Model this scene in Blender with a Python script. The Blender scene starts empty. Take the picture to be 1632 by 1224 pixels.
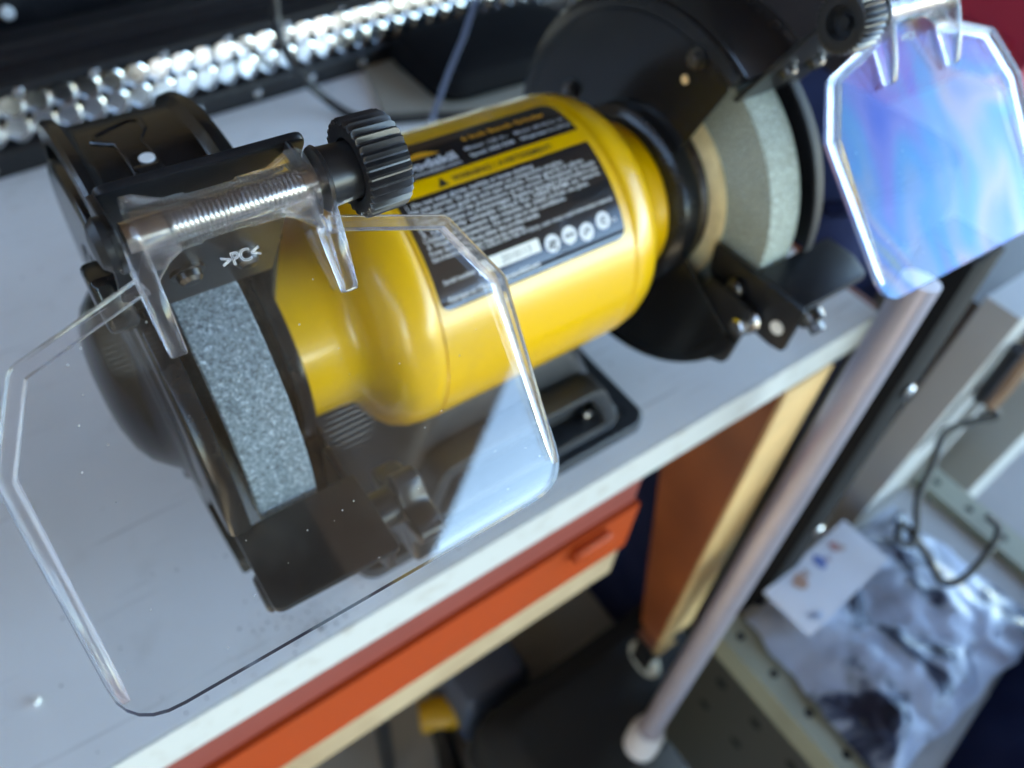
import bpy, bmesh, math, random
from mathutils import Vector, Matrix
from math import sin, cos, pi, radians as rad
random.seed(7)
scene = bpy.context.scene
COL = scene.collection
MM = 0.001            # every dimension below is in millimetres

# ------------------------------------------------------------------ camera
cam_d = bpy.data.cameras.new('camera'); cam = bpy.data.objects.new('camera', cam_d); COL.objects.link(cam)
Rr = Vector((0.81128445, -0.57881588, 0.08239979)); Rd = Vector((-0.39652146, -0.64830578, -0.64997719)); Rf = Vector((0.42963738, 0.4946431, -0.75547331))
M = Matrix(((Rr.x, -Rd.x, -Rf.x), (Rr.y, -Rd.y, -Rf.y), (Rr.z, -Rd.z, -Rf.z))).to_4x4()
M.translation = Vector((-153.460, -217.174, 222.4585)) * MM
cam.matrix_world = M
cam_d.sensor_width = 36; cam_d.lens = 1222.75 / 1632 * 36
cam_d.clip_start = 0.01; cam_d.clip_end = 200
cam_d.dof.use_dof = True; cam_d.dof.focus_distance = 0.168; cam_d.dof.aperture_fstop = 10.0
scene.camera = cam

# ------------------------------------------------------------------ sky, sun, exposure
SUN_EL, SUN_AZ = rad(48), rad(-40)          # azimuth from +Y towards +X
w = bpy.data.worlds.new('World'); scene.world = w; w.use_nodes = True
nt = w.node_tree; bg = nt.nodes['Background']
sky = nt.nodes.new('ShaderNodeTexSky'); sky.sky_type = 'NISHITA'; sky.sun_disc = False
sky.sun_elevation = SUN_EL; sky.sun_rotation = SUN_AZ; sky.air_density = 0.65; sky.dust_density = 0.05; sky.ozone_density = 4.5
nt.links.new(sky.outputs[0], bg.inputs[0]); bg.inputs[1].default_value = 0.12
sd = bpy.data.lights.new('sun', 'SUN'); sd.energy = 3.0; sd.angle = rad(0.53); sd.color = (1, 0.95, 0.87)
so = bpy.data.objects.new('sun', sd); COL.objects.link(so)
sdir = Vector((sin(SUN_AZ) * cos(SUN_EL), cos(SUN_AZ) * cos(SUN_EL), sin(SUN_EL)))
so.rotation_euler = sdir.to_track_quat('Z', 'Y').to_euler(); so.location = sdir * 5
vs = scene.view_settings
scene.display_settings.display_device = 'sRGB'
vs.view_transform = 'Standard'; vs.look = 'None'; vs.gamma = 1; vs.exposure = 4.36
vs.use_white_balance = True; vs.white_balance_temperature = 8700; vs.white_balance_tint = 2
cy = scene.cycles
cy.use_denoising = True
try: cy.denoiser = 'OPENIMAGEDENOISE'
except Exception: pass
cy.max_bounces = 14; cy.transparent_max_bounces = 24; cy.transmission_bounces = 12; cy.glossy_bounces = 6; cy.diffuse_bounces = 5
cy.sample_clamp_indirect = 6

# ------------------------------------------------------------------ materials
def mat(name, col, rough=0.5, metal=0.0, spec=0.5, coat=0.0, coat_rough=0.1, noise=None, bump=None, trans=0, ior=None):
    """noise=(scale, amount, colour2, detail, threshold_lo, threshold_hi) mixes a second colour; bump=(scale, strength, dist)"""
    m = bpy.data.materials.new(name); m.use_nodes = True
    n = m.node_tree; p = n.nodes['Principled BSDF']
    p.inputs['Base Color'].default_value = (*col, 1); p.inputs['Roughness'].default_value = rough
    p.inputs['Metallic'].default_value = metal; p.inputs['Specular IOR Level'].default_value = spec
    p.inputs['Coat Weight'].default_value = coat; p.inputs['Coat Roughness'].default_value = coat_rough
    p.inputs['Transmission Weight'].default_value = trans
    if ior: p.inputs['IOR'].default_value = ior
    tc = n.nodes.new('ShaderNodeTexCoord')
    if noise:
        sc_, amt, c2, det, lo, hi = noise
        t = n.nodes.new('ShaderNodeTexNoise'); t.inputs['Scale'].default_value = sc_; t.inputs['Detail'].default_value = det
        n.links.new(tc.outputs['Object'], t.inputs['Vector'])
        r = n.nodes.new('ShaderNodeMapRange'); r.inputs[1].default_value = lo; r.inputs[2].default_value = hi; r.inputs[4].default_value = amt
        n.links.new(t.outputs[0], r.inputs[0])
        mx = n.nodes.new('ShaderNodeMix'); mx.data_type = 'RGBA'
        mx.inputs[6].default_value = (*col, 1); mx.inputs[7].default_value = (*c2, 1)
        n.links.new(r.outputs[0], mx.inputs[0]); n.links.new(mx.outputs[2], p.inputs['Base Color'])
    if bump:
        t = n.nodes.new('ShaderNodeTexNoise'); t.inputs['Scale'].default_value = bump[0]; t.inputs['Detail'].default_value = 3
        n.links.new(tc.outputs['Object'], t.inputs['Vector'])
        b = n.nodes.new('ShaderNodeBump'); b.inputs['Strength'].default_value = bump[1]; b.inputs['Distance'].default_value = bump[2]
        n.links.new(t.outputs[0], b.inputs['Height']); n.links.new(b.outputs[0], p.inputs['Normal'])
    return m

yellow = mat('yellow_enamel', (0.76, 0.415, 0.004), 0.32, coat=0.5, coat_rough=0.12, noise=(38, 0.5, (0.62, 0.35, 0.03), 8, 0.5, 0.72), bump=(420, 0.12, 0.0005))
black_gloss = mat('black_gloss_paint', (0.009, 0.009, 0.010), 0.20, spec=0.38, noise=(220, 0.5, (0.03, 0.028, 0.026), 4, 0.55, 0.8), bump=(700, 0.08, 0.0004))
black_satin = mat('black_satin_paint', (0.012, 0.012, 0.014), 0.36, spec=0.32, noise=(150, 0.5, (0.035, 0.034, 0.034), 5, 0.5, 0.8), bump=(1500, 0.15, 0.0002))
black_cast = mat('black_cast_iron', (0.018, 0.020, 0.024), 0.42, noise=(90, 0.5, (0.04, 0.04, 0.042), 4, 0.5, 0.8), bump=(600, 0.2, 0.0004))
black_plastic = mat('black_plastic', (0.014, 0.014, 0.016), 0.32, noise=(300, 0.6, (0.04, 0.04, 0.045), 4, 0.6, 0.85), bump=(1200, 0.1, 0.0002))
steel = mat('steel', (0.62, 0.61, 0.60), 0.22, metal=1, noise=(400, 0.6, (0.40, 0.38, 0.36), 3, 0.4, 0.7))
dark_steel = mat('dark_steel', (0.16, 0.155, 0.15), 0.3, metal=1, noise=(300, 0.7, (0.06, 0.055, 0.05), 3, 0.4, 0.7))
chrome = mat('chrome', (0.55, 0.57, 0.61), 0.14, metal=1)
paper = mat('cream_paper', (0.90, 0.72, 0.40), 0.8, noise=(120, 0.4, (0.5, 0.36, 0.17), 4, 0.4, 0.7))
white_paint = mat('white_paint', (0.8, 0.8, 0.78), 0.5)
label_black = mat('label_black', (0.013, 0.013, 0.015), 0.16, coat=0.6, coat_rough=0.05, noise=(80, 0.3, (0.03, 0.03, 0.032), 3, 0.5, 0.8))
ink_white = mat('ink_white', (0.62, 0.62, 0.64), 0.4)
ink_orange = mat('ink_orange', (0.80, 0.36, 0.02), 0.4)
ink_black = mat('ink_black', (0.02, 0.018, 0.012), 0.4)

def wheel_material(name, sc1, sc2, contrast, gain):
    m = bpy.data.materials.new(name); m.use_nodes = True
    n = m.node_tree; p = n.nodes['Principled BSDF']; p.inputs['Roughness'].default_value = 0.75
    p.inputs['Specular IOR Level'].default_value = 0.35
    tc = n.nodes.new('ShaderNodeTexCoord')
    v = n.nodes.new('ShaderNodeTexVoronoi'); v.inputs['Scale'].default_value = sc1; v.inputs['Randomness'].default_value = 1
    n.links.new(tc.outputs['Object'], v.inputs['Vector'])
    sep = n.nodes.new('ShaderNodeSeparateColor'); n.links.new(v.outputs['Color'], sep.inputs[0])
    cr = n.nodes.new('ShaderNodeValToRGB'); e = cr.color_ramp.elements
    e[0].position = 0; e[0].color = (0.045, 0.062, 0.075, 1); e[1].position = 1; e[1].color = (0.56, 0.66, 0.74, 1)
    for pos, c in ((0.35, (0.11, 0.145, 0.17, 1)), (0.7, (0.20, 0.25, 0.285, 1)), (0.9, (0.34, 0.41, 0.46, 1))) if sc1 < 2000 else ((0.35, (0.165, 0.185, 0.16, 1)), (0.7, (0.29, 0.315, 0.265, 1)), (0.9, (0.41, 0.43, 0.36, 1))):
        k = e.new(pos); k.color = c
    t = n.nodes.new('ShaderNodeTexNoise'); t.inputs['Scale'].default_value = sc2; t.inputs['Detail'].default_value = 5; t.inputs['Roughness'].default_value = 0.7
    n.links.new(tc.outputs['Object'], t.inputs['Vector'])
    ma = n.nodes.new('ShaderNodeMath'); ma.operation = 'MULTIPLY_ADD'; ma.inputs[1].default_value = contrast
    n.links.new(sep.outputs[0], ma.inputs[0])
    mb_ = n.nodes.new('ShaderNodeMapRange'); mb_.inputs[1].default_value = 0.3; mb_.inputs[2].default_value = 0.7; mb_.inputs[4].default_value = gain
    n.links.new(t.outputs[0], mb_.inputs[0]); n.links.new(mb_.outputs[0], ma.inputs[2])
    n.links.new(ma.outputs[0], cr.inputs[0]); n.links.new(cr.outputs[0], p.inputs['Base Color'])
    b = n.nodes.new('ShaderNodeBump'); b.inputs['Strength'].default_value = 0.7 if sc1 < 2000 else 0.25; b.inputs['Distance'].default_value = 0.0006
    n.links.new(ma.outputs[0], b.inputs['Height']); n.links.new(b.outputs[0], p.inputs['Normal'])
    return m
abrasive = wheel_material('coarse_grey_abrasive', 1350, 520, 0.55, 0.48); fine_abrasive = wheel_material('fine_grey_abrasive', 2600, 1100, 0.22, 1.05)

def clear_sheet(name, ior, tint=None, dust=0.03, prints=()):
    """thin polycarbonate: transparent, with a mirror reflection by Fresnel on each face and a little dust"""
    m = bpy.data.materials.new(name); m.use_nodes = True
    n = m.node_tree; n.nodes.remove(n.nodes['Principled BSDF']); out = n.nodes['Material Output']
    tr = n.nodes.new('ShaderNodeBsdfTransparent'); tr.inputs[0].default_value = (0.97, 0.975, 0.98, 1)
    gl = n.nodes.new('ShaderNodeBsdfGlossy'); gl.inputs['Roughness'].default_value = 0.015
    geo = n.nodes.new('ShaderNodeNewGeometry')
    fr = n.nodes.new('ShaderNodeFresnel')
    mr = n.nodes.new('ShaderNodeMapRange'); mr.inputs[3].default_value = ior; mr.inputs[4].default_value = 1 / ior
    n.links.new(geo.outputs['Backfacing'], mr.inputs[0]); n.links.new(mr.outputs[0], fr.inputs[0])
    mx = n.nodes.new('ShaderNodeMixShader'); n.links.new(fr.outputs[0], mx.inputs[0])
    n.links.new(tr.outputs[0], mx.inputs[1]); n.links.new(gl.outputs[0], mx.inputs[2])
    tc = n.nodes.new('ShaderNodeTexCoord')
    df = n.nodes.new('ShaderNodeBsdfDiffuse'); df.inputs[0].default_value = (0.62, 0.6, 0.57, 1)
    # dust specks and a faint film with smears
    v = n.nodes.new('ShaderNodeTexVoronoi'); v.inputs['Scale'].default_value = 330
    n.links.new(tc.outputs['Object'], v.inputs['Vector'])
    lt = n.nodes.new('ShaderNodeMath'); lt.operation = 'LESS_THAN'; lt.inputs[1].default_value = 0.075
    n.links.new(v.outputs['Distance'], lt.inputs[0])
    sp = n.nodes.new('ShaderNodeSeparateColor'); n.links.new(v.outputs['Color'], sp.inputs[0])
    g2 = n.nodes.new('ShaderNodeMath'); g2.operation = 'GREATER_THAN'; g2.inputs[1].default_value = 0.88; n.links.new(sp.outputs[0], g2.inputs[0])
    mu = n.nodes.new('ShaderNodeMath'); mu.operation = 'MULTIPLY'; n.links.new(lt.outputs[0], mu.inputs[0]); n.links.new(g2.outputs[0], mu.inputs[1])
    ns = n.nodes.new('ShaderNodeTexNoise'); ns.inputs['Scale'].default_value = 38; ns.inputs['Detail'].default_value = 6
    n.links.new(tc.outputs['Object'], ns.inputs['Vector'])
    sm = n.nodes.new('ShaderNodeMapRange'); sm.inputs[1].default_value = 0.48; sm.inputs[2].default_value = 0.75; sm.inputs[4].default_value = dust
    n.links.new(ns.outputs[0], sm.inputs[0])
    wv = n.nodes.new('ShaderNodeTexWave'); wv.wave_type = 'RINGS'; wv.inputs['Scale'].default_value = 620; wv.inputs['Distortion'].default_value = 1.2; wv.inputs['Detail Scale'].default_value = 0.3
    n.links.new(tc.outputs['Object'], wv.inputs['Vector'])
    acc = sm.outputs[0]
    for (fx, fy, fz, fr_) in prints:
        dn = n.nodes.new('ShaderNodeVectorMath'); dn.operation = 'DISTANCE'; dn.inputs[1].default_value = (fx * MM, fy * MM, (fz + 122.3) * MM); n.links.new(tc.outputs['Object'], dn.inputs[0])
        fm = n.nodes.new('ShaderNodeMapRange'); fm.inputs[1].default_value = fr_ * MM; fm.inputs[2].default_value = fr_ * 0.5 * MM; fm.inputs[4].default_value = 0.05; n.links.new(dn.outputs['Value'], fm.inputs[0])
        fu = n.nodes.new('ShaderNodeMath'); fu.operation = 'MULTIPLY_ADD'; n.links.new(fm.outputs[0], fu.inputs[0]); n.links.new(wv.outputs['Fac'], fu.inputs[1]); n.links.new(acc, fu.inputs[2]); acc = fu.outputs[0]
    ad = n.nodes.new('ShaderNodeMath'); ad.operation = 'MULTIPLY_ADD'; ad.inputs[1].default_value = 0.35; ad.use_clamp = True
    n.links.new(mu.outputs[0], ad.inputs[0]); n.links.new(acc, ad.inputs[2])
    m2 = n.nodes.new('ShaderNodeMixShader'); n.links.new(ad.outputs[0], m2.inputs[0])
    n.links.new(mx.outputs[0], m2.inputs[1]); n.links.new(df.outputs[0], m2.inputs[2])
    n.links.new(m2.outputs[0], out.inputs[0])
    if tint:   # strained plastic: interference colours in the reflection
        t = n.nodes.new('ShaderNodeTexNoise'); t.inputs['Scale'].default_value = 34; t.inputs['Detail'].default_value = 1.5; t.inputs['Distortion'].default_value = 0.8
        mp = n.nodes.new('ShaderNodeMapping'); mp.inputs['Scale'].default_value = (1.0, 0.55, 0.55); mp.inputs['Location'].default_value = (0.02, 0.03, 0.01)
        n.links.new(tc.outputs['Object'], mp.inputs[0]); n.links.new(mp.outputs[0], t.inputs['Vector'])
        cr = n.nodes.new('ShaderNodeValToRGB'); el = cr.color_ramp.elements
        el[0].position = 0.25; el[0].color = tint[0]; el[1].position = 0.78; el[1].color = tint[-1]
        for i, c in enumerate(tint[1:-1]):
            k = el.new(0.25 + 0.53 * (i + 1) / (len(tint) - 1)); k.color = c
        n.links.new(t.outputs[0], cr.inputs[0]); n.links.new(cr.outputs[0], gl.inputs[0])
    return m
pc_sheet = clear_sheet('clear_polycarbonate_sheet', 1.66, dust=0.018, prints=((-147.2, -98, 110.2, 6.5), (-113, -118, 85, 6.5), (-120, -125, 66, 5)))
pc_strained = clear_sheet('strained_polycarbonate_sheet', 1.60, tint=[(0.20, 0.34, 0.95, 1), (0.60, 0.54, 0.98, 1), (0.30, 0.70, 1, 1), (1.0, 0.78, 0.80, 1), (0.26, 0.50, 1, 1), (1, 0.90, 0.40, 1)], dust=0.02)
def moulding_material(name, see, milk):
    m = bpy.data.materials.new(name); m.use_nodes = True; n = m.node_tree
    p = n.nodes['Principled BSDF']; p.inputs['Base Color'].default_value = (0.97, 0.96, 0.985, 1); p.inputs['Roughness'].default_value = 0.03
    p.inputs['Transmission Weight'].default_value = 1; p.inputs['IOR'].default_value = 1.42
    tl = n.nodes.new('ShaderNodeBsdfTranslucent'); tl.inputs[0].default_value = (0.86, 0.84, 0.90, 1)
    df = n.nodes.new('ShaderNodeBsdfDiffuse'); df.inputs[0].default_value = (0.80, 0.78, 0.84, 1)
    a = n.nodes.new('ShaderNodeMixShader'); a.inputs[0].default_value = 0.5; n.links.new(tl.outputs[0], a.inputs[1]); n.links.new(df.outputs[0], a.inputs[2])
    tr = n.nodes.new('ShaderNodeBsdfTransparent')
    b = n.nodes.new('ShaderNodeMixShader'); b.inputs[0].default_value = see; n.links.new(p.outputs[0], b.inputs[1]); n.links.new(tr.outputs[0], b.inputs[2])
    c = n.nodes.new('ShaderNodeMixShader'); c.inputs[0].default_value = milk; n.links.new(b.outputs[0], c.inputs[1]); n.links.new(a.outputs[0], c.inputs[2])
    n.links.new(c.outputs[0], n.nodes['Material Output'].inputs[0])
    return m
pc_solid = moulding_material('clear_polycarbonate_moulding', 0.25, 0.035); pc_tube = moulding_material('clear_polycarbonate_tube', 0.55, 0.012)
pc_edge = mat('polycarbonate_cut_edge', (0.16, 0.16, 0.22), 0.08, trans=0.35, ior=1.58)  # dark tint painted in for the edge's internal reflection

# ------------------------------------------------------------------ geometry helpers
WLOC = {}
def tag(o, label=None, cat=None, group=None, kind=None):
    if label: o['label'] = label
    if cat: o['category'] = cat
    if group: o['group'] = group
    if kind: o['kind'] = kind
    return o
def thing(name, label, cat, loc=(0, 0, 0), rotz=0, group=None):
    o = bpy.data.objects.new(name, None); o.empty_display_size = 0.02; COL.objects.link(o)
    o.location = Vector(loc) * MM; o.rotation_euler = (0, 0, rotz)
    WLOC[o.name] = Vector(loc) if not rotz else Vector((0, 0, 0))
    return tag(o, label, cat, group)
def build(name, bm, m, parent=None, bevel=0, seg=2, smooth=34, local=False):
    if bevel:
        es = [e for e in bm.edges if len(e.link_faces) == 2 and e.calc_face_angle(0) > rad(35)]
        if es: bmesh.ops.bevel(bm, geom=es, offset=bevel, segments=seg, affect='EDGES', clamp_overlap=True, profile=0.5)
    bm.normal_update()
    for f in bm.faces: f.smooth = True
    for e in bm.edges:
        if len(e.link_faces) == 2: e.smooth = e.calc_face_angle(0) < rad(smooth)
    off = Vector((0, 0, 0))
    if parent and not local: off = WLOC.get(parent.name, Vector((0, 0, 0)))
    bmesh.ops.transform(bm, matrix=Matrix.Translation(-off), verts=bm.verts)
    bmesh.ops.scale(bm, vec=(MM, MM, MM), verts=bm.verts)
    me = bpy.data.meshes.new(name); bm.to_mesh(me); bm.free()
    o = bpy.data.objects.new(name, me); COL.objects.link(o); me.materials.append(m)
    if parent:
        o.parent = parent; WLOC[o.name] = off
    return o
def new(): return bmesh.new()
def box(bm, x0, x1, y0, y1, z0, z1):
    vs_ = [bm.verts.new(p) for p in ((x0, y0, z0), (x1, y0, z0), (x1, y1, z0), (x0, y1, z0), (x0, y0, z1), (x1, y0, z1), (x1, y1, z1), (x0, y1, z1))]
    for f in ((0, 3, 2, 1), (4, 5, 6, 7), (0, 1, 5, 4), (1, 2, 6, 5), (2, 3, 7, 6), (3, 0, 4, 7)): bm.faces.new([vs_[i] for i in f])
    return bm
def obox(bm, c, U, V, W, a, b, d):
    """box with centre c, unit axes and half sizes"""
    c, U, V, W = Vector(c), Vector(U), Vector(V), Vector(W)
    P = lambda i, j, k: bm.verts.new(c + U * a * i + V * b * j + W * d * k)
    v = [P(-1, -1, -1), P(1, -1, -1), P(1, 1, -1), P(-1, 1, -1), P(-1, -1, 1), P(1, -1, 1), P(1, 1, 1), P(-1, 1, 1)]
    for f in ((0, 3, 2, 1), (4, 5, 6, 7), (0, 1, 5, 4), (1, 2, 6, 5), (2, 3, 7, 6), (3, 0, 4, 7)): bm.faces.new([v[i] for i in f])
    bmesh.ops.recalc_face_normals(bm, faces=bm.faces)
    return bm
def loft(bm, rings, caps=True, closed=True, loop=False):
    R = [[bm.verts.new(p) for p in r] for r in rings]; n = len(R[0])
    pairs = list(zip(R[:-1], R[1:])) + ([(R[-1], R[0])] if loop else [])
    for A, B in pairs:
        for i in range(n if closed else n - 1):
            j = (i + 1) % n
            try: bm.faces.new((A[i], A[j], B[j], B[i]))
            except ValueError: pass
    if caps and not loop:
        for r in (R[0], R[-1]):
            if len(set(v.co.to_tuple(4) for v in r)) > 2:
                try: bm.faces.new(r)
                except ValueError: pass
    bmesh.ops.remove_doubles(bm, verts=bm.verts, dist=1e-4)
    bmesh.ops.recalc_face_normals(bm, faces=bm.faces)
    return bm
def lathe(bm, prof, n=64, a0=0, a1=2 * pi, c=(0, 0), U=(1, 0, 0), O=None, closedprof=False):
    """revolve profile (x, r) about the X axis through (y,z)=c; a=0 points to -Y, a=90 deg up. closedprof gives a ring solid"""
    full = abs(a1 - a0 - 2 * pi) < 1e-6
    k = n if full else n + 1
    rings = []
    for i in range(k):
        a = a0 + (a1 - a0) * i / n
        rings.append([(x, c[0] - r * cos(a), c[1] + r * sin(a)) for x, r in prof])
    if O is not None:                                # free axis: O + U*x + radial
        U = Vector(U).normalized(); A = U.orthogonal().normalized(); B = U.cross(A)
        rings = [[Vector(O) + U * x + (A * cos(a0 + (a1 - a0) * i / n) + B * sin(a0 + (a1 - a0) * i / n)) * r for x, r in prof] for i in range(k)]
    return loft(bm, rings, caps=closedprof and not full, closed=closedprof, loop=full)
def cyl(bm, p0, p1, r, n=24, r1=None, ch=0):
    p0, p1 = Vector(p0), Vector(p1); L = (p1 - p0).length; r1 = r if r1 is None else r1
    prof = [(0, 0), (0, r - ch), (ch, r), (L - ch, r1), (L, r1 - ch), (L, 0)] if ch else [(0, 0), (0, r), (L, r1), (L, 0)]
    return lathe(bm, prof, n, O=p0, U=(p1 - p0))
def prism(bm, poly, O, U, V, W, t0, t1):
    O, U, V, W = Vector(O), Vector(U), Vector(V), Vector(W)
    return loft(bm, [[O + U * a + V * b + W * t for a, b in poly] for t in (t0, t1)])
def ringprism(bm, outer, inner, O, U, V, W, t0, t1):
    O, U, V, W = Vector(O), Vector(U), Vector(V), Vector(W)
    mk = lambda poly, t: [O + U * a + V * b + W * t for a, b in poly]
    return loft(bm, [mk(outer, t0), mk(outer, t1), mk(inner, t1), mk(inner, t0)], loop=True)
def tube(bm, pts, r, n=12, sub=6):
    """tube along a Catmull-Rom curve through pts; r a number or list"""
    P = [Vector(p) for p in pts]; Q = [P[0] * 2 - P[1]] + P + [P[-1] * 2 - P[-2]]
    path, rr = [], []
    for i in range(1, len(Q) - 2):
        for s in range(sub):
            t = s / sub; a, b, c, d = Q[i - 1], Q[i], Q[i + 1], Q[i + 2]
            path.append(0.5 * (2 * b + (c - a) * t + (2 * a - 5 * b + 4 * c - d) * t * t + (3 * b - a - 3 * c + d) * t ** 3))
            rr.append(r if not isinstance(r, (list, tuple)) else r[i - 1] * (1 - t) + r[i] * t)
    path.append(P[-1]); rr.append(r if not isinstance(r, (list, tuple)) else r[-1])
    rings, A = [], None
    for i, p in enumerate(path):
        d = (path[min(i + 1, len(path) - 1)] - path[max(i - 1, 0)]).normalized()
        A = d.orthogonal().normalized() if A is None else (A - d * A.dot(d)).normalized()
        B = d.cross(A)
        rings.append([p + (A * cos(2 * pi * k / n) + B * sin(2 * pi * k / n)) * rr[i] for k in range(n)])
    return loft(bm, rings)
def rrect(hx, hy, r, n=5, cx=0, cy_=0):
    out = []
    for sx, sy, a0 in ((1, 1, 0), (-1, 1, 90), (-1, -1, 180), (1, -1, 270)):
        for k in range(n + 1):
            a = rad(a0 + 90 * k / n); out.append((cx + sx * (hx - r) + r * cos(a), cy_ + sy * (hy - r) + r * sin(a)))
    return out
def round_poly(poly, radii, n=5):
    out = []; N = len(poly)
    for i, p in enumerate(poly):
        r = radii[i] if isinstance(radii, (list, tuple)) else radii
        p = Vector(p).to_2d() if len(p) > 2 else Vector(p); a = Vector(poly[i - 1]) - p; b = Vector(poly[(i + 1) % N]) - p
        if r <= 0: out.append(tuple(p)); continue
        ang = a.angle(b); d = min(r / math.tan(ang / 2), a.length * .48, b.length * .48)
        A, B = p + a.normalized() * d, p + b.normalized() * d
        for k in range(n + 1):
            t = k / n; q = A * (1 - t) ** 2 + p * 2 * t * (1 - t) + B * t * t; out.append(tuple(q))
    return out
def shaped(O, U, A, B, x, rfun, n):
    return [Vector(O) + Vector(U) * x + (Vector(A) * cos(2 * pi * k / n) + Vector(B) * sin(2 * pi * k / n)) * rfun(k, n) for k in range(n)]
def text_mesh(body, size=1.0, bold=0.0):
    c = bpy.data.curves.new('lettering', 'FONT'); c.body = body; c.size = size; c.offset = bold; c.resolution_u = 2; c.fill_mode = 'FRONT'
    o = bpy.data.objects.new('lettering', c); COL.objects.link(o)
    dg = bpy.context.evaluated_depsgraph_get(); dg.update()
    me = bpy.data.meshes.new_from_object(o.evaluated_get(dg))
    V = [v.co.copy() for v in me.vertices]; F = [tuple(p.vertices) for p in me.polygons]
    bpy.data.objects.remove(o); bpy.data.curves.remove(c); bpy.data.meshes.remove(me)
    return V, F
def put_text(bm, body, x0, x1, h, place, bold=0.0, y=0, keep=False):
    """fit a line of text between x0 and x1 with cap height h; place(x, y) -> 3D"""
    V, F = text_mesh(body, 1.0, bold)
    if not V: return
    a = min(v.x for v in V); b = max(v.x for v in V); s = (x1 - x0) / max(b - a, 1e-6); sy = h / 0.70
    if keep: s = sy
    vs_ = [bm.verts.new(place(x0 + (v.x - a) * s, y + v.y * sy)) for v in V]
    for f in F:
        try: bm.faces.new([vs_[i] for i in f])
        except ValueError: pass

# ================================================================== SETTING
ground_m = mat('concrete_floor', (0.30, 0.285, 0.265), 0.85, noise=(3, 0.6, (0.20, 0.185, 0.17), 8, 0.35, 0.7), bump=(60, 0.3, 0.004))
bm = new(); box(bm, -40000, 40000, -40000, 40000, -960, -870)
tag(build('ground', bm, ground_m), kind='structure')
timber = mat('brown_timber_boards', (0.13, 0.08, 0.045), 0.7, noise=(7, 0.8, (0.08, 0.05, 0.03), 6, 0.35, 0.7))
render_m = mat('dark_brown_wall', (0.12, 0.08, 0.05), 0.9, noise=(3, 0.6, (0.08, 0.055, 0.035), 6, 0.4, 0.7))
# roof over the bench, open to the front right
bm = new()
def azp(az, r): return (sin(rad(az)) * r, cos(rad(az)) * r)
roof = [(1700, 2700), (1760, -14000), (-2000, -14000), (-2000, 2700)]
prism(bm, roof, (0, 0, 0), (1, 0, 0), (0, 1, 0), (0, 0, 1), 1400, 1480)
tag(build('ceiling', bm, timber), kind='structure')
bm = new(); box(bm, -1300, 250, -2700, -2600, -870, 1400); tag(build('wall', bm, render_m), kind='structure')
added_side_wall = mat('added_wall_tan', (0.50, 0.40, 0.29), 0.85, noise=(5, 0.6, (0.40, 0.31, 0.22), 6, 0.4, 0.7))
bm = new(); box(bm, -1990, -1930, -2599, 2499, -869.8, 960); tag(build('wall', bm, added_side_wall), kind='structure')  # unseen wall added; its height and tan tone set the light from the left
added_back_wall = mat('added_wall_brown', (0.26, 0.18, 0.11), 0.85, noise=(5, 0.7, (0.17, 0.11, 0.065), 6, 0.4, 0.7))
bm = new(); box(bm, -1925, 1499, 2500, 2560, -869.8, 1399); tag(build('wall', bm, added_back_wall), kind='structure')  # unseen wall added to shut out sky light from the back
grey_wall = mat('mauve_grey_wall', (0.10, 0.09, 0.095), 0.9, noise=(4, 0.6, (0.07, 0.065, 0.07), 6, 0.4, 0.7))
bm = new(); box(bm, 1500, 1560, 260, 2499, -869.8, 1399); tag(build('wall', bm, grey_wall), kind='structure')
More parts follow.
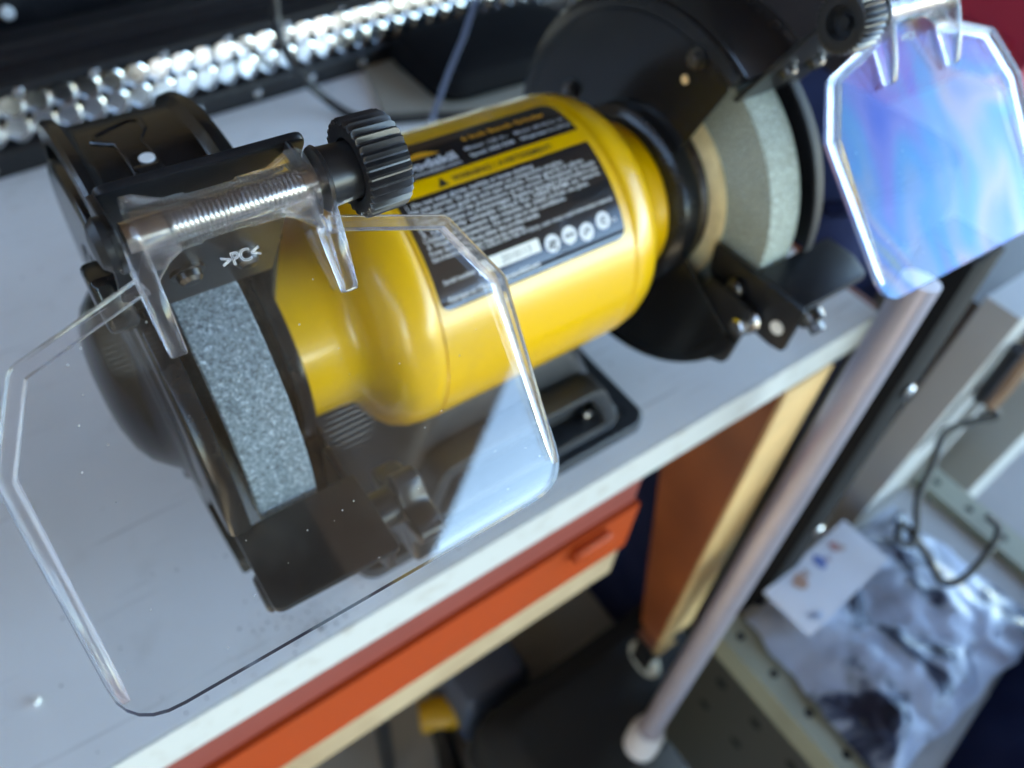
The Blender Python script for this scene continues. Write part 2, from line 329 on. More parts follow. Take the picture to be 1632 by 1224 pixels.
# ================================================================== WORKBENCH
TZ = -122.3
def laminate_material():
    m = bpy.data.materials.new('worn_white_laminate'); m.use_nodes = True; n = m.node_tree; p = n.nodes['Principled BSDF']
    p.inputs['Roughness'].default_value = 0.32
    tc = n.nodes.new('ShaderNodeTexCoord')
    def noise_(scale, det, lo, hi, vec=None, dist=0):
        t = n.nodes.new('ShaderNodeTexNoise'); t.inputs['Scale'].default_value = scale; t.inputs['Detail'].default_value = det; t.inputs['Distortion'].default_value = dist
        n.links.new(vec or tc.outputs['Object'], t.inputs['Vector'])
        r = n.nodes.new('ShaderNodeMapRange'); r.inputs[1].default_value = lo; r.inputs[2].default_value = hi; n.links.new(t.outputs[0], r.inputs[0]); return r.outputs[0]
    def mix_(fac, a_, b_):
        x = n.nodes.new('ShaderNodeMix'); x.data_type = 'RGBA'; n.links.new(fac, x.inputs[0])
        if isinstance(a_, tuple): x.inputs[6].default_value = a_
        else: n.links.new(a_, x.inputs[6])
        x.inputs[7].default_value = b_; return x.outputs[2]
    def scale_(v_, k):
        x = n.nodes.new('ShaderNodeMath'); x.operation = 'MULTIPLY'; x.inputs[1].default_value = k; n.links.new(v_, x.inputs[0]); return x.outputs[0]
    c = mix_(noise_(7, 7, 0.4, 0.75), (0.86, 0.86, 0.85, 1), (0.74, 0.73, 0.71, 1))
    c = mix_(scale_(noise_(30, 6, 0.58, 0.78), 0.45), c, (0.55, 0.52, 0.48, 1))                 # smudges
    mp = n.nodes.new('ShaderNodeMapping'); mp.inputs['Rotation'].default_value = (0, 0, 0.5); mp.inputs['Scale'].default_value = (1, 26, 1); n.links.new(tc.outputs['Object'], mp.inputs[0])
    c = mix_(scale_(noise_(14, 2, 0.66, 0.74, mp.outputs[0], 0.3), 0.45), c, (0.42, 0.40, 0.38, 1))   # scratches
    v = n.nodes.new('ShaderNodeTexVoronoi'); v.inputs['Scale'].default_value = 95; n.links.new(tc.outputs['Object'], v.inputs['Vector'])
    sp = n.nodes.new('ShaderNodeSeparateColor'); n.links.new(v.outputs['Color'], sp.inputs[0])
    g1 = n.nodes.new('ShaderNodeMath'); g1.operation = 'GREATER_THAN'; g1.inputs[1].default_value = 0.86; n.links.new(sp.outputs[0], g1.inputs[0])
    l1 = n.nodes.new('ShaderNodeMapRange'); l1.inputs[1].default_value = 0.10; l1.inputs[2].default_value = 0.02; n.links.new(v.outputs['Distance'], l1.inputs[0])
    mu = n.nodes.new('ShaderNodeMath'); mu.operation = 'MULTIPLY'; n.links.new(g1.outputs[0], mu.inputs[0]); n.links.new(l1.outputs[0], mu.inputs[1])
    c = mix_(scale_(mu.outputs[0], 0.8), c, (0.12, 0.10, 0.09, 1))                              # grit
    n.links.new(c, p.inputs['Base Color'])
    b = n.nodes.new('ShaderNodeBump'); b.inputs['Strength'].default_value = 0.06; b.inputs['Distance'].default_value = 0.0004
    t = n.nodes.new('ShaderNodeTexNoise'); t.inputs['Scale'].default_value = 300; n.links.new(tc.outputs['Object'], t.inputs['Vector']); n.links.new(t.outputs[0], b.inputs['Height']); n.links.new(b.outputs[0], p.inputs['Normal'])
    return m
lam = laminate_material()
edge_m = mat('white_edge_banding', (0.56, 0.56, 0.535), 0.4, noise=(70, 0.9, (0.42, 0.38, 0.33), 7, 0.55, 0.8))
brown_board = mat('red_brown_board', (0.32, 0.080, 0.022), 0.45, noise=(14, 0.8, (0.19, 0.045, 0.014), 6, 0.35, 0.7))
ply = mat('pale_plywood', (0.80, 0.50, 0.22), 0.6, noise=(30, 0.5, (0.52, 0.34, 0.16), 4, 0.4, 0.7))
orange_m = mat('orange_plastic', (0.40, 0.048, 0.006), 0.5, spec=0.3, noise=(26, 0.7, (0.36, 0.05, 0.008), 7, 0.45, 0.75))
maroon_m = mat('dark_red_overhang_shade', (0.26, 0.055, 0.04), 0.5, noise=(30, 0.4, (0.2, 0.04, 0.03), 4, 0.4, 0.7))  # darker red carries the overhang's shade in its colour
raw_wood = mat('raw_pine', (0.45, 0.33, 0.20), 0.75, noise=(22, 0.8, (0.33, 0.22, 0.12), 6, 0.35, 0.7))
wb = thing('workbench', 'white laminate workbench with pale front edge carrying the yellow grinder', 'workbench', (0, 200, -870))
bm = new(); box(bm, -900, 296, -70.8, 900, TZ - 29.8, TZ); build('tabletop', bm, lam, wb, bevel=0.8)
bm = new(); box(bm, -900, 296, -72.4, -70.9, TZ - 29.6, TZ - 0.25); build('edge_band', bm, edge_m, wb, bevel=0.3)
bm = new(); box(bm, 296.2, 303, -66, 900, TZ - 26, TZ - 1); build('edge_strip', bm, brown_board, wb, bevel=0.5)
bm = new(); box(bm, -890, 290, 880, 896, -869.5, -152.5); build('light_block_panel', bm, mat('light_block_hardboard', (0.10, 0.07, 0.045), 0.8), wb)  # unseen panel added to keep light from the back off the floor
# tapered brown leg with a plywood front edge, on a caster
def leg_ring(x0, x1, s):  # s 0 top .. 1 bottom
    z = -152.2 - 470 * s; dx = 30 * s; yb = 28 - 70 * s
    return [(x0 + dx, -71, z), (x1 + dx, -71, z), (x1 + dx, yb, z), (x0 + dx, yb, z)]
bm = new(); loft(bm, [leg_ring(212, 262, 0), leg_ring(212, 262, 1)]); lg = build('leg', bm, brown_board, wb, bevel=0.8)
bm = new(); loft(bm, [[(212.4 + 30 * s, -74.5, z), (261.6 + 30 * s, -74.5, z), (261.6 + 30 * s, -71.3, z), (212.4 + 30 * s, -71.3, z)] for s, z in ((0, -152.4), (1, -622))])
build('edge_strip', bm, ply, lg, bevel=0.3)
cs = new(); box(cs, 232, 262, -82, -48, -640, -624); box(cs, 236, 240, -78, -52, -690, -640); box(cs, 254, 258, -78, -52, -690, -640)
cst = build('caster', cs, steel, wb, bevel=0.6)
bm = new(); cyl(bm, (241, -65, -690), (253, -65, -690), 24, 28, ch=3); build('caster_wheel', bm, mat('caster_wheel_plastic', (0.6, 0.58, 0.5), 0.5), cst)
# front rail of orange front and pine runner, topped by a painted shade strip
rl = thing('drawer', 'long orange fronted drawer hanging under the bench edge beside the brown leg', 'drawer', (-300, -60, -260))
bm = new(); box(bm, -900, 84, -72, -40, -178, -152.6); build('overhang_shade_board', bm, maroon_m, rl, bevel=1)  # dark red strip paints the tabletop overhang's shade on the drawer front
bm = new(); box(bm, -900, 86, -76, -40, -231, -178.3); build('drawer_front', bm, orange_m, rl, bevel=2.5, seg=3)
bm = new(); box(bm, -900, 84, -74, -20, -270, -231.3); build('runner', bm, raw_wood, rl, bevel=1)
bm = new(); loft(bm, [[(x, -76.2 - d, z) for x, z in rrect(15 - i, 7 - i, 5 - i, 4, 46, -188)] for d, i in ((0, 0), (5, 0), (7, 1.5))]); build('handle', bm, orange_m, rl, bevel=1)
for k in range(14):
    pass

# ================================================================== BENCH GRINDER
g = thing('bench_grinder', 'yellow double wheel bench grinder with black guards and clear eye shields on white bench', 'bench grinder', (0, 0, TZ))
RB = 57.7
# ---- motor
prof = [(-95, 37.4), (-80, 37.8), (-74, 38.6), (-70.6, 41), (-68.4, 45), (-66, 50), (-62.5, 54), (-57.5, 56.4), (-52, 57.3), (-48.0, 57.6), (-47.5, 57.1), (-46.9, 57.1), (-46.4, 57.7),
        (46.4, 57.7), (46.9, 57.1), (47.5, 57.1), (48.0, 57.6), (52, 57.3), (57.5, 56.4), (62.5, 54), (66, 50), (68.4, 45), (70.6, 41), (74, 38.6), (80, 37.8), (89, 37.4)]
bm = new(); lathe(bm, prof, 128); mh = build('motor_housing', bm, yellow, g, smooth=50)
# ---- cast base
bm = new(); loft(bm, [[(x, y, z) for x, y in rrect(91 - i, 58.5 - i, 10, 6)] for z, i in ((TZ + 0.2, 0.6), (TZ + 1, 0), (TZ + 7, 0), (TZ + 8, 1.0))])
base = build('base', bm, black_cast, g)
bm = new(); loft(bm, [[(x, y, z) for x, y in rrect(hx, hy, r, 8)] for z, hx, hy, r in ((TZ + 7.8, 80, 52, 14), (-111, 75, 48, 13), (-106, 70, 44.5, 12), (-95, 66, 42.5, 12), (-77, 58, 40, 12), (-62, 52, 38, 12), (-50, 46, 36, 12), (-42, 44, 32, 12))])
ped = build('pedestal', bm, black_cast, base)
arch_o = round_poly([(-60, -102), (66, -102), (50, -66), (-46, -66)], [5, 5, 14, 14], 6)
arch_i = round_poly([(-52, -97), (56, -97), (43, -71), (-39, -71)], [4, 4, 12, 12], 6)
bm = new(); ringprism(bm, arch_o, arch_i, (0, 0, 0), (1, 0, 0.0), (0, 0.09, 1), (0, -1, 0), 34, 48.5); build('arch_rib', bm, black_cast, base, bevel=1.2)
for x, y in ((78, -46), (-78, -46), (78, 46), (-78, 46)):
    bm = new(); cyl(bm, (x, y, TZ + 7.4), (x, y, TZ + 8.3), 4.2, 20); build('mounting_hole', bm, mat('hole_shadow', (0.004, 0.004, 0.004), 0.9) if 'hole_shadow' not in bpy.data.materials else bpy.data.materials['hole_shadow'], base)
bm = new(); cyl(bm, (49, -46, -94), (49, -50.5, -94), 3.2, 20, ch=0.8); build('screw', bm, steel, base)

# ---- label wrapped on the motor
def cylpt(x, th, r=RB + 0.07): return (x, -r * cos(th), r * sin(th))
def cyl_patch(bm, x0, x1, t0, t1, r, rc=(0, 0, 0, 0), nx=10, nt=22):
    """patch with corner radii in mm: (x0 t0),(x1 t0),(x1 t1),(x0 t1)"""
    poly = [(x0, t0 * RB), (x1, t0 * RB), (x1, t1 * RB), (x0, t1 * RB)]
    P = round_poly(poly, list(rc), 5)
    # fill as horizontal strips
    ys = sorted(set([t0 * RB + (t1 - t0) * RB * k / nt for k in range(nt + 1)] + [p[1] for p in P]))
    rows = []
    for y in ys:
        xs = []
        for i in range(len(P)):
            (ax, ay), (bx_, by_) = P[i], P[(i + 1) % len(P)]
            if abs(by_ - ay) < 1e-4:
                if abs(ay - y) < 1e-3: xs += [ax, bx_]
            elif min(ay, by_) - 1e-3 <= y <= max(ay, by_) + 1e-3: xs.append(ax + (bx_ - ax) * (y - ay) / (by_ - ay))
        a, b = min(xs), max(xs)
        rows.append([bm.verts.new(cylpt(a + (b - a) * k / nx, y / RB, r)) for k in range(nx + 1)])
    for A, B in zip(rows[:-1], rows[1:]):
        for i in range(nx):
            try: bm.faces.new((A[i], A[i + 1], B[i + 1], B[i]))
            except ValueError: pass
    bmesh.ops.recalc_face_normals(bm, faces=bm.faces)
XL, XR = -45.2, 42.9
bm = new()
cyl_patch(bm, XL, XR, 1.372, 1.745, RB + 0.06, (0, 0, 6, 6))
cyl_patch(bm, XL, XR, 0.517, 1.255, RB + 0.06, (5, 5, 0, 0))
lab = build('label', bm, label_black, g, smooth=60)
def on(x, y): return cylpt(x, y / RB, RB + 0.11)
T = lambda th: th * RB
white = new()
put_text(white, 'woodskil', -41, -11.4, 4.4, on, bold=0.03, y=T(1.455))
put_text(white, 'www.woodskil.com', -41, -11.6, 1.9, on, y=T(1.404), bold=0.01)
put_text(white, 'Motor: 120 V~', -6.5, 13.5, 1.9, on, y=T(1.497), bold=0.015)
put_text(white, 'Speed: 3450 RPM', -6.5, 13.8, 1.9, on, y=T(1.427), bold=0.015)
put_text(white, 'Motor: 60 Hz 2.1 A', 17, 41, 1.9, on, y=T(1.497), bold=0.015)
put_text(white, 'Wheel size: 6 x 3/4 in', 17, 41.5, 1.9, on, y=T(1.427), bold=0.015)
lines = ['1. Do not wear gloves, necktie or loose clothing.', 'Ne pas porter de gants, cravate ou vetements amples.', '2. Always use guards and eye shields. Keep guards in place.',
         'Utiliser toujours les protecteurs et les ecrans. Remplacer la meule', 'si elle est fendue ou endommagee. Replace damaged wheel before use.', '3. Use only wheels rated for 3450 RPM or more.',
         'Utiliser uniquement des meules de 3450 tr/min ou plus.', '4. Wear eye protection. Do not use in wet conditions.', 'Porter des lunettes. Ne pas utiliser dans un milieu humide.', 'Risk of electric shock or injury. Risque de choc electrique.']
ends = [14, 27, 36, 40, 40.5, 40.5, 33, 20, 6, -2]
for i, (s, e) in enumerate(zip(lines, ends)):
    put_text(white, s, -42.3, e, 1.75, on, y=T(1.195 - 0.0405 * i), bold=0.016)
put_text(white, 'To reduce the risk of injury, user must read instruction manual.', -24, 41, 1.5, on, y=T(0.800), bold=0.012)
put_text(white, 'Serial number:', -41.5, -27.5, 1.7, on, y=T(0.68), bold=0.012)
put_text(white, 'Fabrique en Chine   www.woodskil.com', -41.5, -0.5, 2.0, on, y=T(0.565), bold=0.012)
build('lettering', white, ink_white, lab)
org = new()
put_text(org, '6 Inch Bench Grinder', -4, 36, 2.6, on, y=T(1.598), bold=0.03)
# small orange roof-shaped mark above the maker's name
for k in range(12):
    x0 = -33 + k * 1.4; x1 = x0 + 1.4; f0 = sin(pi * k / 12); f1 = sin(pi * (k + 1) / 12)
    org.faces.new([org.verts.new(on(*q)) for q in ((x0, T(1.56)), (x1, T(1.56)), (x1, T(1.56) + 3 * f1 + .3), (x0, T(1.56) + 3 * f0 + .3))])
build('lettering', org, ink_orange, lab)
blk = new()
put_text(blk, 'WARNING! / AVERTISSEMENT!', -19.5, 26.8, 2.5, on, y=T(1.285), bold=0.02)
tri_o = [(-26.2, T(1.275)), (-21.6, T(1.275)), (-23.9, T(1.275) + 4)]
blk.faces.new([blk.verts.new(on(*q)) for q in tri_o])
build('lettering', blk, ink_black, lab)
st = new(); cyl_patch(st, -26.4, 1.6, 0.655, 0.742, RB + 0.13, (0, 0, 0, 0), 6, 6); stk = build('serial_sticker', st, mat('sticker_paper', (0.72, 0.71, 0.68), 0.6), lab)
on2 = lambda x, y: cylpt(x, y / RB, RB + 0.2)
bm = new(); put_text(bm, '2010113', -16, -2.5, 2.7, on2, y=T(0.675), bold=0.0); build('lettering', bm, ink_black, lab)
def icon(cx, th, kind):
    bm = new(); r = 3.5; N = 28
    c = bm.verts.new(on(cx, T(th))); ring = [bm.verts.new(on(cx + r * cos(2 * pi * k / N), T(th) + r * sin(2 * pi * k / N))) for k in range(N)]
    for k in range(N): bm.faces.new((c, ring[k], ring[(k + 1) % N]))
    build('safety_symbol', bm, ink_white, lab)
    b2 = new()
    def quad(x0, x1, y0, y1): b2.faces.new([b2.verts.new(on2(cx + a, T(th) + b)) for a, b in ((x0, y0), (x1, y0), (x1, y1), (x0, y1))])
    if kind == 0: quad(-1.6, 1.8, -0.2, 1.0); quad(-2.2, 0.4, -1.6, -0.5); quad(0.6, 1.4, -2.6, -0.9)
    if kind == 1: quad(-2.0, -0.3, -0.6, 0.6); quad(0.3, 2.0, -0.6, 0.6); quad(-0.4, 0.4, 0.1, 0.5)
    if kind == 2: quad(-1.5, -0.5, -1.4, 0.5); quad(0.4, 1.4, -0.4, 1.5); quad(-0.9, 0.9, 0.7, 1.2)
    if kind == 3: put_text(b2, 'C', -99, 0, 3.2, lambda x, y: on2(cx - 1.4 + (x + 99) , T(th) - 1.6 + y), keep=True, bold=0.02); quad(-0.4, 1.4, -0.2, 0.3)
    build('lettering', b2, ink_black, lab)
for cx, th, k in ((7.4, 0.672, 0), (15.9, 0.682, 1), (24.2, 0.66, 2), (33.2, 0.69, 3)): icon(cx, th, k)
bm = new(); put_text(bm, 'US', 37.2, 40, 1.4, on, y=T(0.655), bold=0.01); build('lettering', bm, ink_white, lab)

# ---- wheels, guards (s = -1 left, +1 right)
def mx(pts, s): return [(x * s, r) for x, r in pts]
GA0, GA1 = rad(62), rad(340); 
for s in (-1, 1):
    bm = new(); lathe(bm, mx([(110, 12), (110, 74.4), (110.6, 75), (129.4, 75), (130, 74.4), (130, 12)], s), 160)
    wh = build('grinding_wheel', bm, abrasive if s < 0 else fine_abrasive, g, smooth=40)
    bm = new(); lathe(bm, mx([(107.6, 30), (107.6, 50.4), (109.9, 50.6), (109.9, 30)], s), 64); build('paper_washer', bm, paper, wh)
    bm = new(); lathe(bm, mx([(99, 10), (99, 26), (101, 27), (101, 38), (107.4, 42), (107.5, 10)], s), 48); build('wheel_flange', bm, dark_steel, g)
    bm = new(); lathe(bm, mx([(86 if s > 0 else 94.6, 34), (86 if s > 0 else 94.6, 38.5), (88 if s > 0 else 95, 42), (90 if s > 0 else 95.4, 44.4), (96, 45.0), (99.5, 45.0), (100.4, 44.5), (100.4, 41), (98, 39.5), (98, 12)], s), 72); build('hub_collar', bm, black_gloss, g)
    # inner side plate of the guard, cut away in front
    arc = [(84.4 * -cos(GA0 + (GA1 - GA0) * k / 60), 84.4 * sin(GA0 + (GA1 - GA0) * k / 60)) for k in range(61)]
    hub = [(-44 * cos(a), 44 * sin(a)) for a in [rad(-12 + 70 * k / 14) for k in range(15)]]
    poly = arc + hub
    bm = new(); prism(bm, poly, (0, 0, 0), (0, 1, 0), (0, 0, 1), (1, 0, 0), 95.2 * s, 96.7 * s)
    gp = build('guard_side_plate', bm, black_gloss, g, bevel=0.4, seg=1)
    # band round the rim: a channel with raised lips
    band = [(95, 86.6), (95.4, 91.0), (97, 91.8), (99.5, 91.4), (100.8, 89.6), (102, 88.4), (131, 88.4), (133, 89.6), (134.2, 91.4), (137, 91.8), (138.2, 91.0), (138.4, 84.8), (137, 84.8), (137, 85.6), (96.6, 85.6), (95, 84.8)]
    bm = new(); lathe(bm, mx(band, s), 90, GA0, rad(300) if s < 0 else GA1, closedprof=True); gb = build('guard_band', bm, black_gloss, g, smooth=40)
    # outer cover, cut away in front below the rest, with a domed centre
    bm = new(); lathe(bm, mx([(133.8, 79.0), (134.2, 79.8), (139.4, 79.8), (140.5, 78.9), (140.9, 77.2), (140.9, 52), (139.6, 52), (139.5, 77.4), (134.2, 77.9), (133.8, 78.2)], s), 72, rad(2.5), rad(262), closedprof=True)
    gc = build('guard_cover', bm, black_gloss if s < 0 else mat('matt_black_paint', (0.010, 0.010, 0.012), 0.6, spec=0.2), g, smooth=50)
    bm = new(); lathe(bm, mx([(139.6, 47), (140.9, 46), (141.8, 41), (143.2, 36.5), (146.5, 33.5), (150.5, 29.5), (153.6, 23.5), (155.6, 15), (156.3, 7), (156.4, 0)], s), 72, c=(0, 3)); build('cover_dome', bm, black_gloss, gc, smooth=60)
    bm = new(); lathe(bm, mx([(139.0, 0), (139.0, 57), (140.2, 57), (140.2, 0)], s), 64, c=(3, 6)); build('cover_web', bm, black_gloss, gc)
    for a, r_ in ((76.2, 69.9), (75.5, 81.5), (150, 60), (250, 62)):
        y, z = -r_ * cos(rad(a)), r_ * sin(rad(a))
        if a == 76.2:
            bm = new(); cyl(bm, (95.3 * s, y, z), (94.7 * s, y, z), 2.0, 20); build('pale_dot', bm, ply, gp)
        else:
            bm = new(); cyl(bm, (95.3 * s, y, z), (93.6 * s, y, z), 4.6, 24); cyl(bm, (93.6 * s, y, z), (90.5 * s, y, z), 3.0, 6, ch=0.5); build('bolt', bm, dark_steel, gp)
# left guard band details: pressed rotation arrow, raised white dot
def onband(x, a, r): return Vector((x, -r * cos(rad(a)), r * sin(rad(a))))
RBD = 88.45
bm = new()
arrow = [(-123, 90), (-123.5, 101), (-128.5, 104), (-128, 107), (-115, 112.5), (-112, 111), (-112.5, 105), (-115.5, 101), (-115, 90)]
arrow = [(x, a - 6) for x, a in arrow]
pts = []
for i in range(len(arrow)):
    (xa, aa), (xb, ab) = arrow[i], arrow[(i + 1) % len(arrow)]
    for k in range(4): pts.append((xa + (xb - xa) * k / 4, aa + (ab - aa) * k / 4))
cx_, ca_ = sum(p[0] for p in pts) / len(pts), sum(p[1] for p in pts) / len(pts)
sc_ = lambda f: [(cx_ + (x - cx_) * f, ca_ + (a - ca_) * f) for x, a in pts]
loft(bm, [[onband(x, a, r) for x, a in sc_(f)] for f, r in ((1.10, 88.2), (1.04, 88.75), (0.97, 89.05), (0.93, 89.05), (0.86, 88.75), (0.80, 88.2))], caps=False)
build('rotation_arrow', bm, black_gloss, [o for o in bpy.data.objects if o.name.startswith('guard_band')][0], smooth=60)
p = onband(-117.8, 87.6, 88.35); q = onband(-117.8, 87.6, 88.9)
bm = new(); cyl(bm, p, q, 2.35, 28, ch=0.2); build('pale_dot', bm, white_paint, [o for o in bpy.data.objects if o.name.startswith('guard_band')][0])  # raised disc in flat white paint
# dark boss on the left cover's upper front edge
bm = new(); obox(bm, (-143.0, -37, 73), (1, 0, 0), (0, cos(rad(70)), sin(rad(70))), (0, -sin(rad(70)), cos(rad(70))), 4.2, 8, 9); build('cover_boss', bm, black_gloss, g, bevel=2, seg=3)

# ---- eye shields
def frame(O, u, v): 
    u, v = Vector(u).normalized(), Vector(v); v = (v - u * v.dot(u)).normalized(); n = u.cross(v)
    return Vector(O), u, v, -n                                  # last axis points towards the viewer
def make_shield(O, u, v, dims, sheet, mark, knob_side):
    O, u, v, w_ = frame(O, u, v)
    wS, vS, wD, vD, wC, vC, wB, vB = dims
    P = lambda a, b, c=0: O + u * a + v * b + w_ * c
    outline = [(-wS, vS), (-wD, vD), (-wC, vC), (-wB, vB), (wB, vB), (wC, vC), (wD, vD), (wS, vS), (wS - 3, 3.0), (-wS + 3, 3.0)]
    poly = round_poly(outline, [0, 2.2, 2.2, 11, 11, 2.2, 2.2, 0, 1, 1], 6)
    bm = new(); loft(bm, [[P(a, b, c) for a, b in poly] for c in (-3.4, -1.9)])
    sh = build('eye_shield', bm, sheet, g)
    sh.data.materials.append(pc_edge)
    for f_ in sh.data.polygons:
        if abs(f_.normal.dot(w_)) < 0.5: f_.material_index = 1
    # raised rim along shoulders and sides, dying out before the bottom edge
    for sg in (-1, 1):
        path = [(wS - 1, vS - 0.2), (wD - 1.1, vD + 1.0), (wC - 1.9, vC + 0.6), (wB - 1.9 + (wC - wB) * 0.12, vB - 12), (wB - 1.9, vB - 7)]
        path = round_poly([(a * sg, b) for a, b in path], [0, 2, 3, 0, 0], 4)
        L = [0]; 
        for i in range(1, len(path)): L.append(L[-1] + (Vector(path[i]) - Vector(path[i - 1])).length)
        rings = []
        for i, (a, b) in enumerate(path):
            d = (Vector(path[min(i + 1, len(path) - 1)]) - Vector(path[max(i - 1, 0)])).normalized(); nrm = Vector((-d.y, d.x))
            k = 1 if L[-1] - L[i] > 14 else max(0.12, (L[-1] - L[i]) / 14)
            hw, hh = 1.75 * (0.45 + 0.55 * k), 3.2 * k
            q = lambda s_, h: P(a + nrm.x * s_, b + nrm.y * s_, -1.85 + h)
            rings.append([q(-hw, 0), q(-hw * .92, hh * .7), q(-hw * .6, hh), q(hw * .6, hh), q(hw * .92, hh * .7), q(hw, 0)])
        bm = new(); loft(bm, rings); build('rim', bm, pc_solid, sh, smooth=40)
    # hinge tube (hollow) with stepped collars and end cones
    hl = 17.2
    tubeO = lambda x: P(x, 0, 1.6)
    bm = new()
    pr = [(-hl, 3.35), (-hl, 7.2), (-hl + 2.2, 7.2), (-hl + 7, 5.0), (-6.3, 5.0), (-6.2, 4.55), (4.0, 4.55), (4.1, 5.0), (hl - 7, 5.0), (hl - 2.2, 7.2), (hl, 7.2), (hl, 3.35)]
    lathe(bm, pr, 48, O=tubeO(0), U=u, closedprof=True); build('hinge_tube', bm, pc_tube, sh, smooth=28)
    # tapering legs down to the sheet with a gusset
    for sg in (-1, 1):
        bm = new()
        rings = []
        for b, h0, h1, hw in ((1.0, -3, 6.2, 2.1), (6, -1.9, 6.4, 2.0), (14, -1.9, 4.6, 1.9), (22, -1.9, 2.1, 1.75), (23.6, -1.9, 1.0, 1.7)):
            rings.append([P(sg * 18.4 - hw, b, h0), P(sg * 18.4 + hw, b, h0), P(sg * 18.4 + hw * .85, b, h1), P(sg * 18.4 - hw * .85, b, h1)])
        loft(bm, rings); build('leg', bm, pc_solid, sh, bevel=0.35, seg=2)
        bm = new(); gus = [(sg * 17, 2.5), (sg * 17, 9.5), (sg * 10.5, 3.6)]
        loft(bm, [[P(a, b, c) for a, b in gus] for c in (-1.8, 3.6)]); build('gusset', bm, pc_solid, sh, bevel=0.4, seg=2)
    # recycling code moulded into the sheet
    if mark:
        bm = new()
        V, F = text_mesh('>PC<', 1.0, 0.0)
        c = bpy.data.curves.new('lettering', 'FONT'); c.body = '>PC<'; c.size = 3.5; c.fill_mode = 'NONE'; c.bevel_depth = 0.085; c.bevel_resolution = 2; c.space_character = 0.95
        o = bpy.data.objects.new('lettering', c); COL.objects.link(o); dg = bpy.context.evaluated_depsgraph_get(); dg.update()
        me = bpy.data.meshes.new_from_object(o.evaluated_get(dg)); xs = [vv.co.x for vv in me.vertices]; cx = (min(xs) + max(xs)) / 2
        vv_ = [bm.verts.new(P(vv.co.x - cx, 10.8 - vv.co.y, -1.75 + vv.co.z)) for vv in me.vertices]
        for p_ in me.polygons:
            try: bm.faces.new([vv_[i] for i in p_.vertices])
            except ValueError: pass
        bpy.data.objects.remove(o); bpy.data.curves.remove(c); bpy.data.meshes.remove(me)
        bmesh.ops.recalc_face_normals(bm, faces=bm.faces)
        build('moulded_mark', bm, mat('moulded_clear_lettering', (0.9, 0.9, 0.95), 0.08, metal=0.0, trans=0.55, ior=1.58), sh)
    # bolt through the tube
    ks = knob_side
    bm = new(); lathe(bm, [(-19 , 0), (-19, 3.1), (-11.5 * 1, 3.1)] if ks > 0 else [(19, 0), (19, 3.1), (11.5, 3.1)], 32, O=tubeO(0), U=u)
    rod = build('bolt', bm, steel, g)
    prof_ = []; x = -11.5
    while x < 15.5:
        prof_ += [(x, 2.5), (x + 0.42, 3.15), (x + 0.56, 3.15)]; x += 0.98
    prof_ += [(x, 2.5), (25, 2.5), (25, 0)]
    bm = new(); lathe(bm, [(a * ks, b) for a, b in prof_], 32, O=tubeO(0), U=u); build('thread', bm, steel, rod, smooth=20)
    hd = -21.5 * ks
    bm = new(); lathe(bm, [(hd, 0), (hd, 5.2), (hd - 1.4 * ks, 5.2), (hd - 2.8 * ks, 4.0), (hd - 3.3 * ks, 2), (hd - 3.3 * ks, 0)], 36, O=tubeO(0), U=u); build('bolt_head', bm, black_satin, rod)
    # spacer and knurled knob
    a0, a1 = 19.4 * ks, 27.5 * ks
    bm = new(); lathe(bm, [(a0, 0), (a0, 6.6), (a0 + 0.7 * ks, 6.9), (a0 + 1.1 * ks, 6.3), (a1, 6.0), (a1, 0)], 48, O=tubeO(0), U=u); build('spacer', bm, black_plastic, g)
    A = (v * cos(.3) + w_ * sin(.3)); B = u.cross(A); n_ = 160; b0, b1 = 26.6 * ks, 37.0 * ks
    gear = lambda R_, d: (lambda k, n: R_ - d * (0.5 - 0.5 * cos(2 * pi * k * 32 / n)) ** 0.7)
    cst_ = lambda R_: (lambda k, n: R_)
    S = lambda x, rf: shaped(tubeO(0), u, A, B, x, rf, n_)
    rings = [S(b0 + 6 * ks, cst_(3.2)), S(b0 + 6 * ks, cst_(6.2)), S(b0 + 0.2 * ks, cst_(6.6)), S(b0, cst_(7.0)), S(b0, gear(10.0, .9)), S(b0 + .5 * ks, gear(10.5, 1.0)), S(b1 - 1.4 * ks, gear(10.4, 1.0)), S(b1 - 0.4 * ks, gear(9.7, .6)), S(b1, cst_(8.6)), S(b1, cst_(5.4)), S(b1 - 4 * ks, cst_(5.0)), S(b1 - 4 * ks, cst_(2.2)), S(b1 - 2 * ks, cst_(2.0))]
    bm = new(); loft(bm, rings); build('knob', bm, black_plastic, g, smooth=30)
    return sh, O, u, v, w_
OL = (-121.18, -88.12, 126.76)
make_shield(OL, (1, 0, 0), (0, -.62, -.785), (20, 9.0, 45.5, 15.5, 55.7, 33.0, 56.0, 90.6), pc_sheet, True, 1)
OR_ = (124.0, -79.3, 117.4)
make_shield(OR_, (1, -.03, -.01), (-.03, -.74, -.67), (20, 9.0, 45.5, 15.8, 55.2, 34.8, 51.0, 92.5), pc_strained, True, -1)

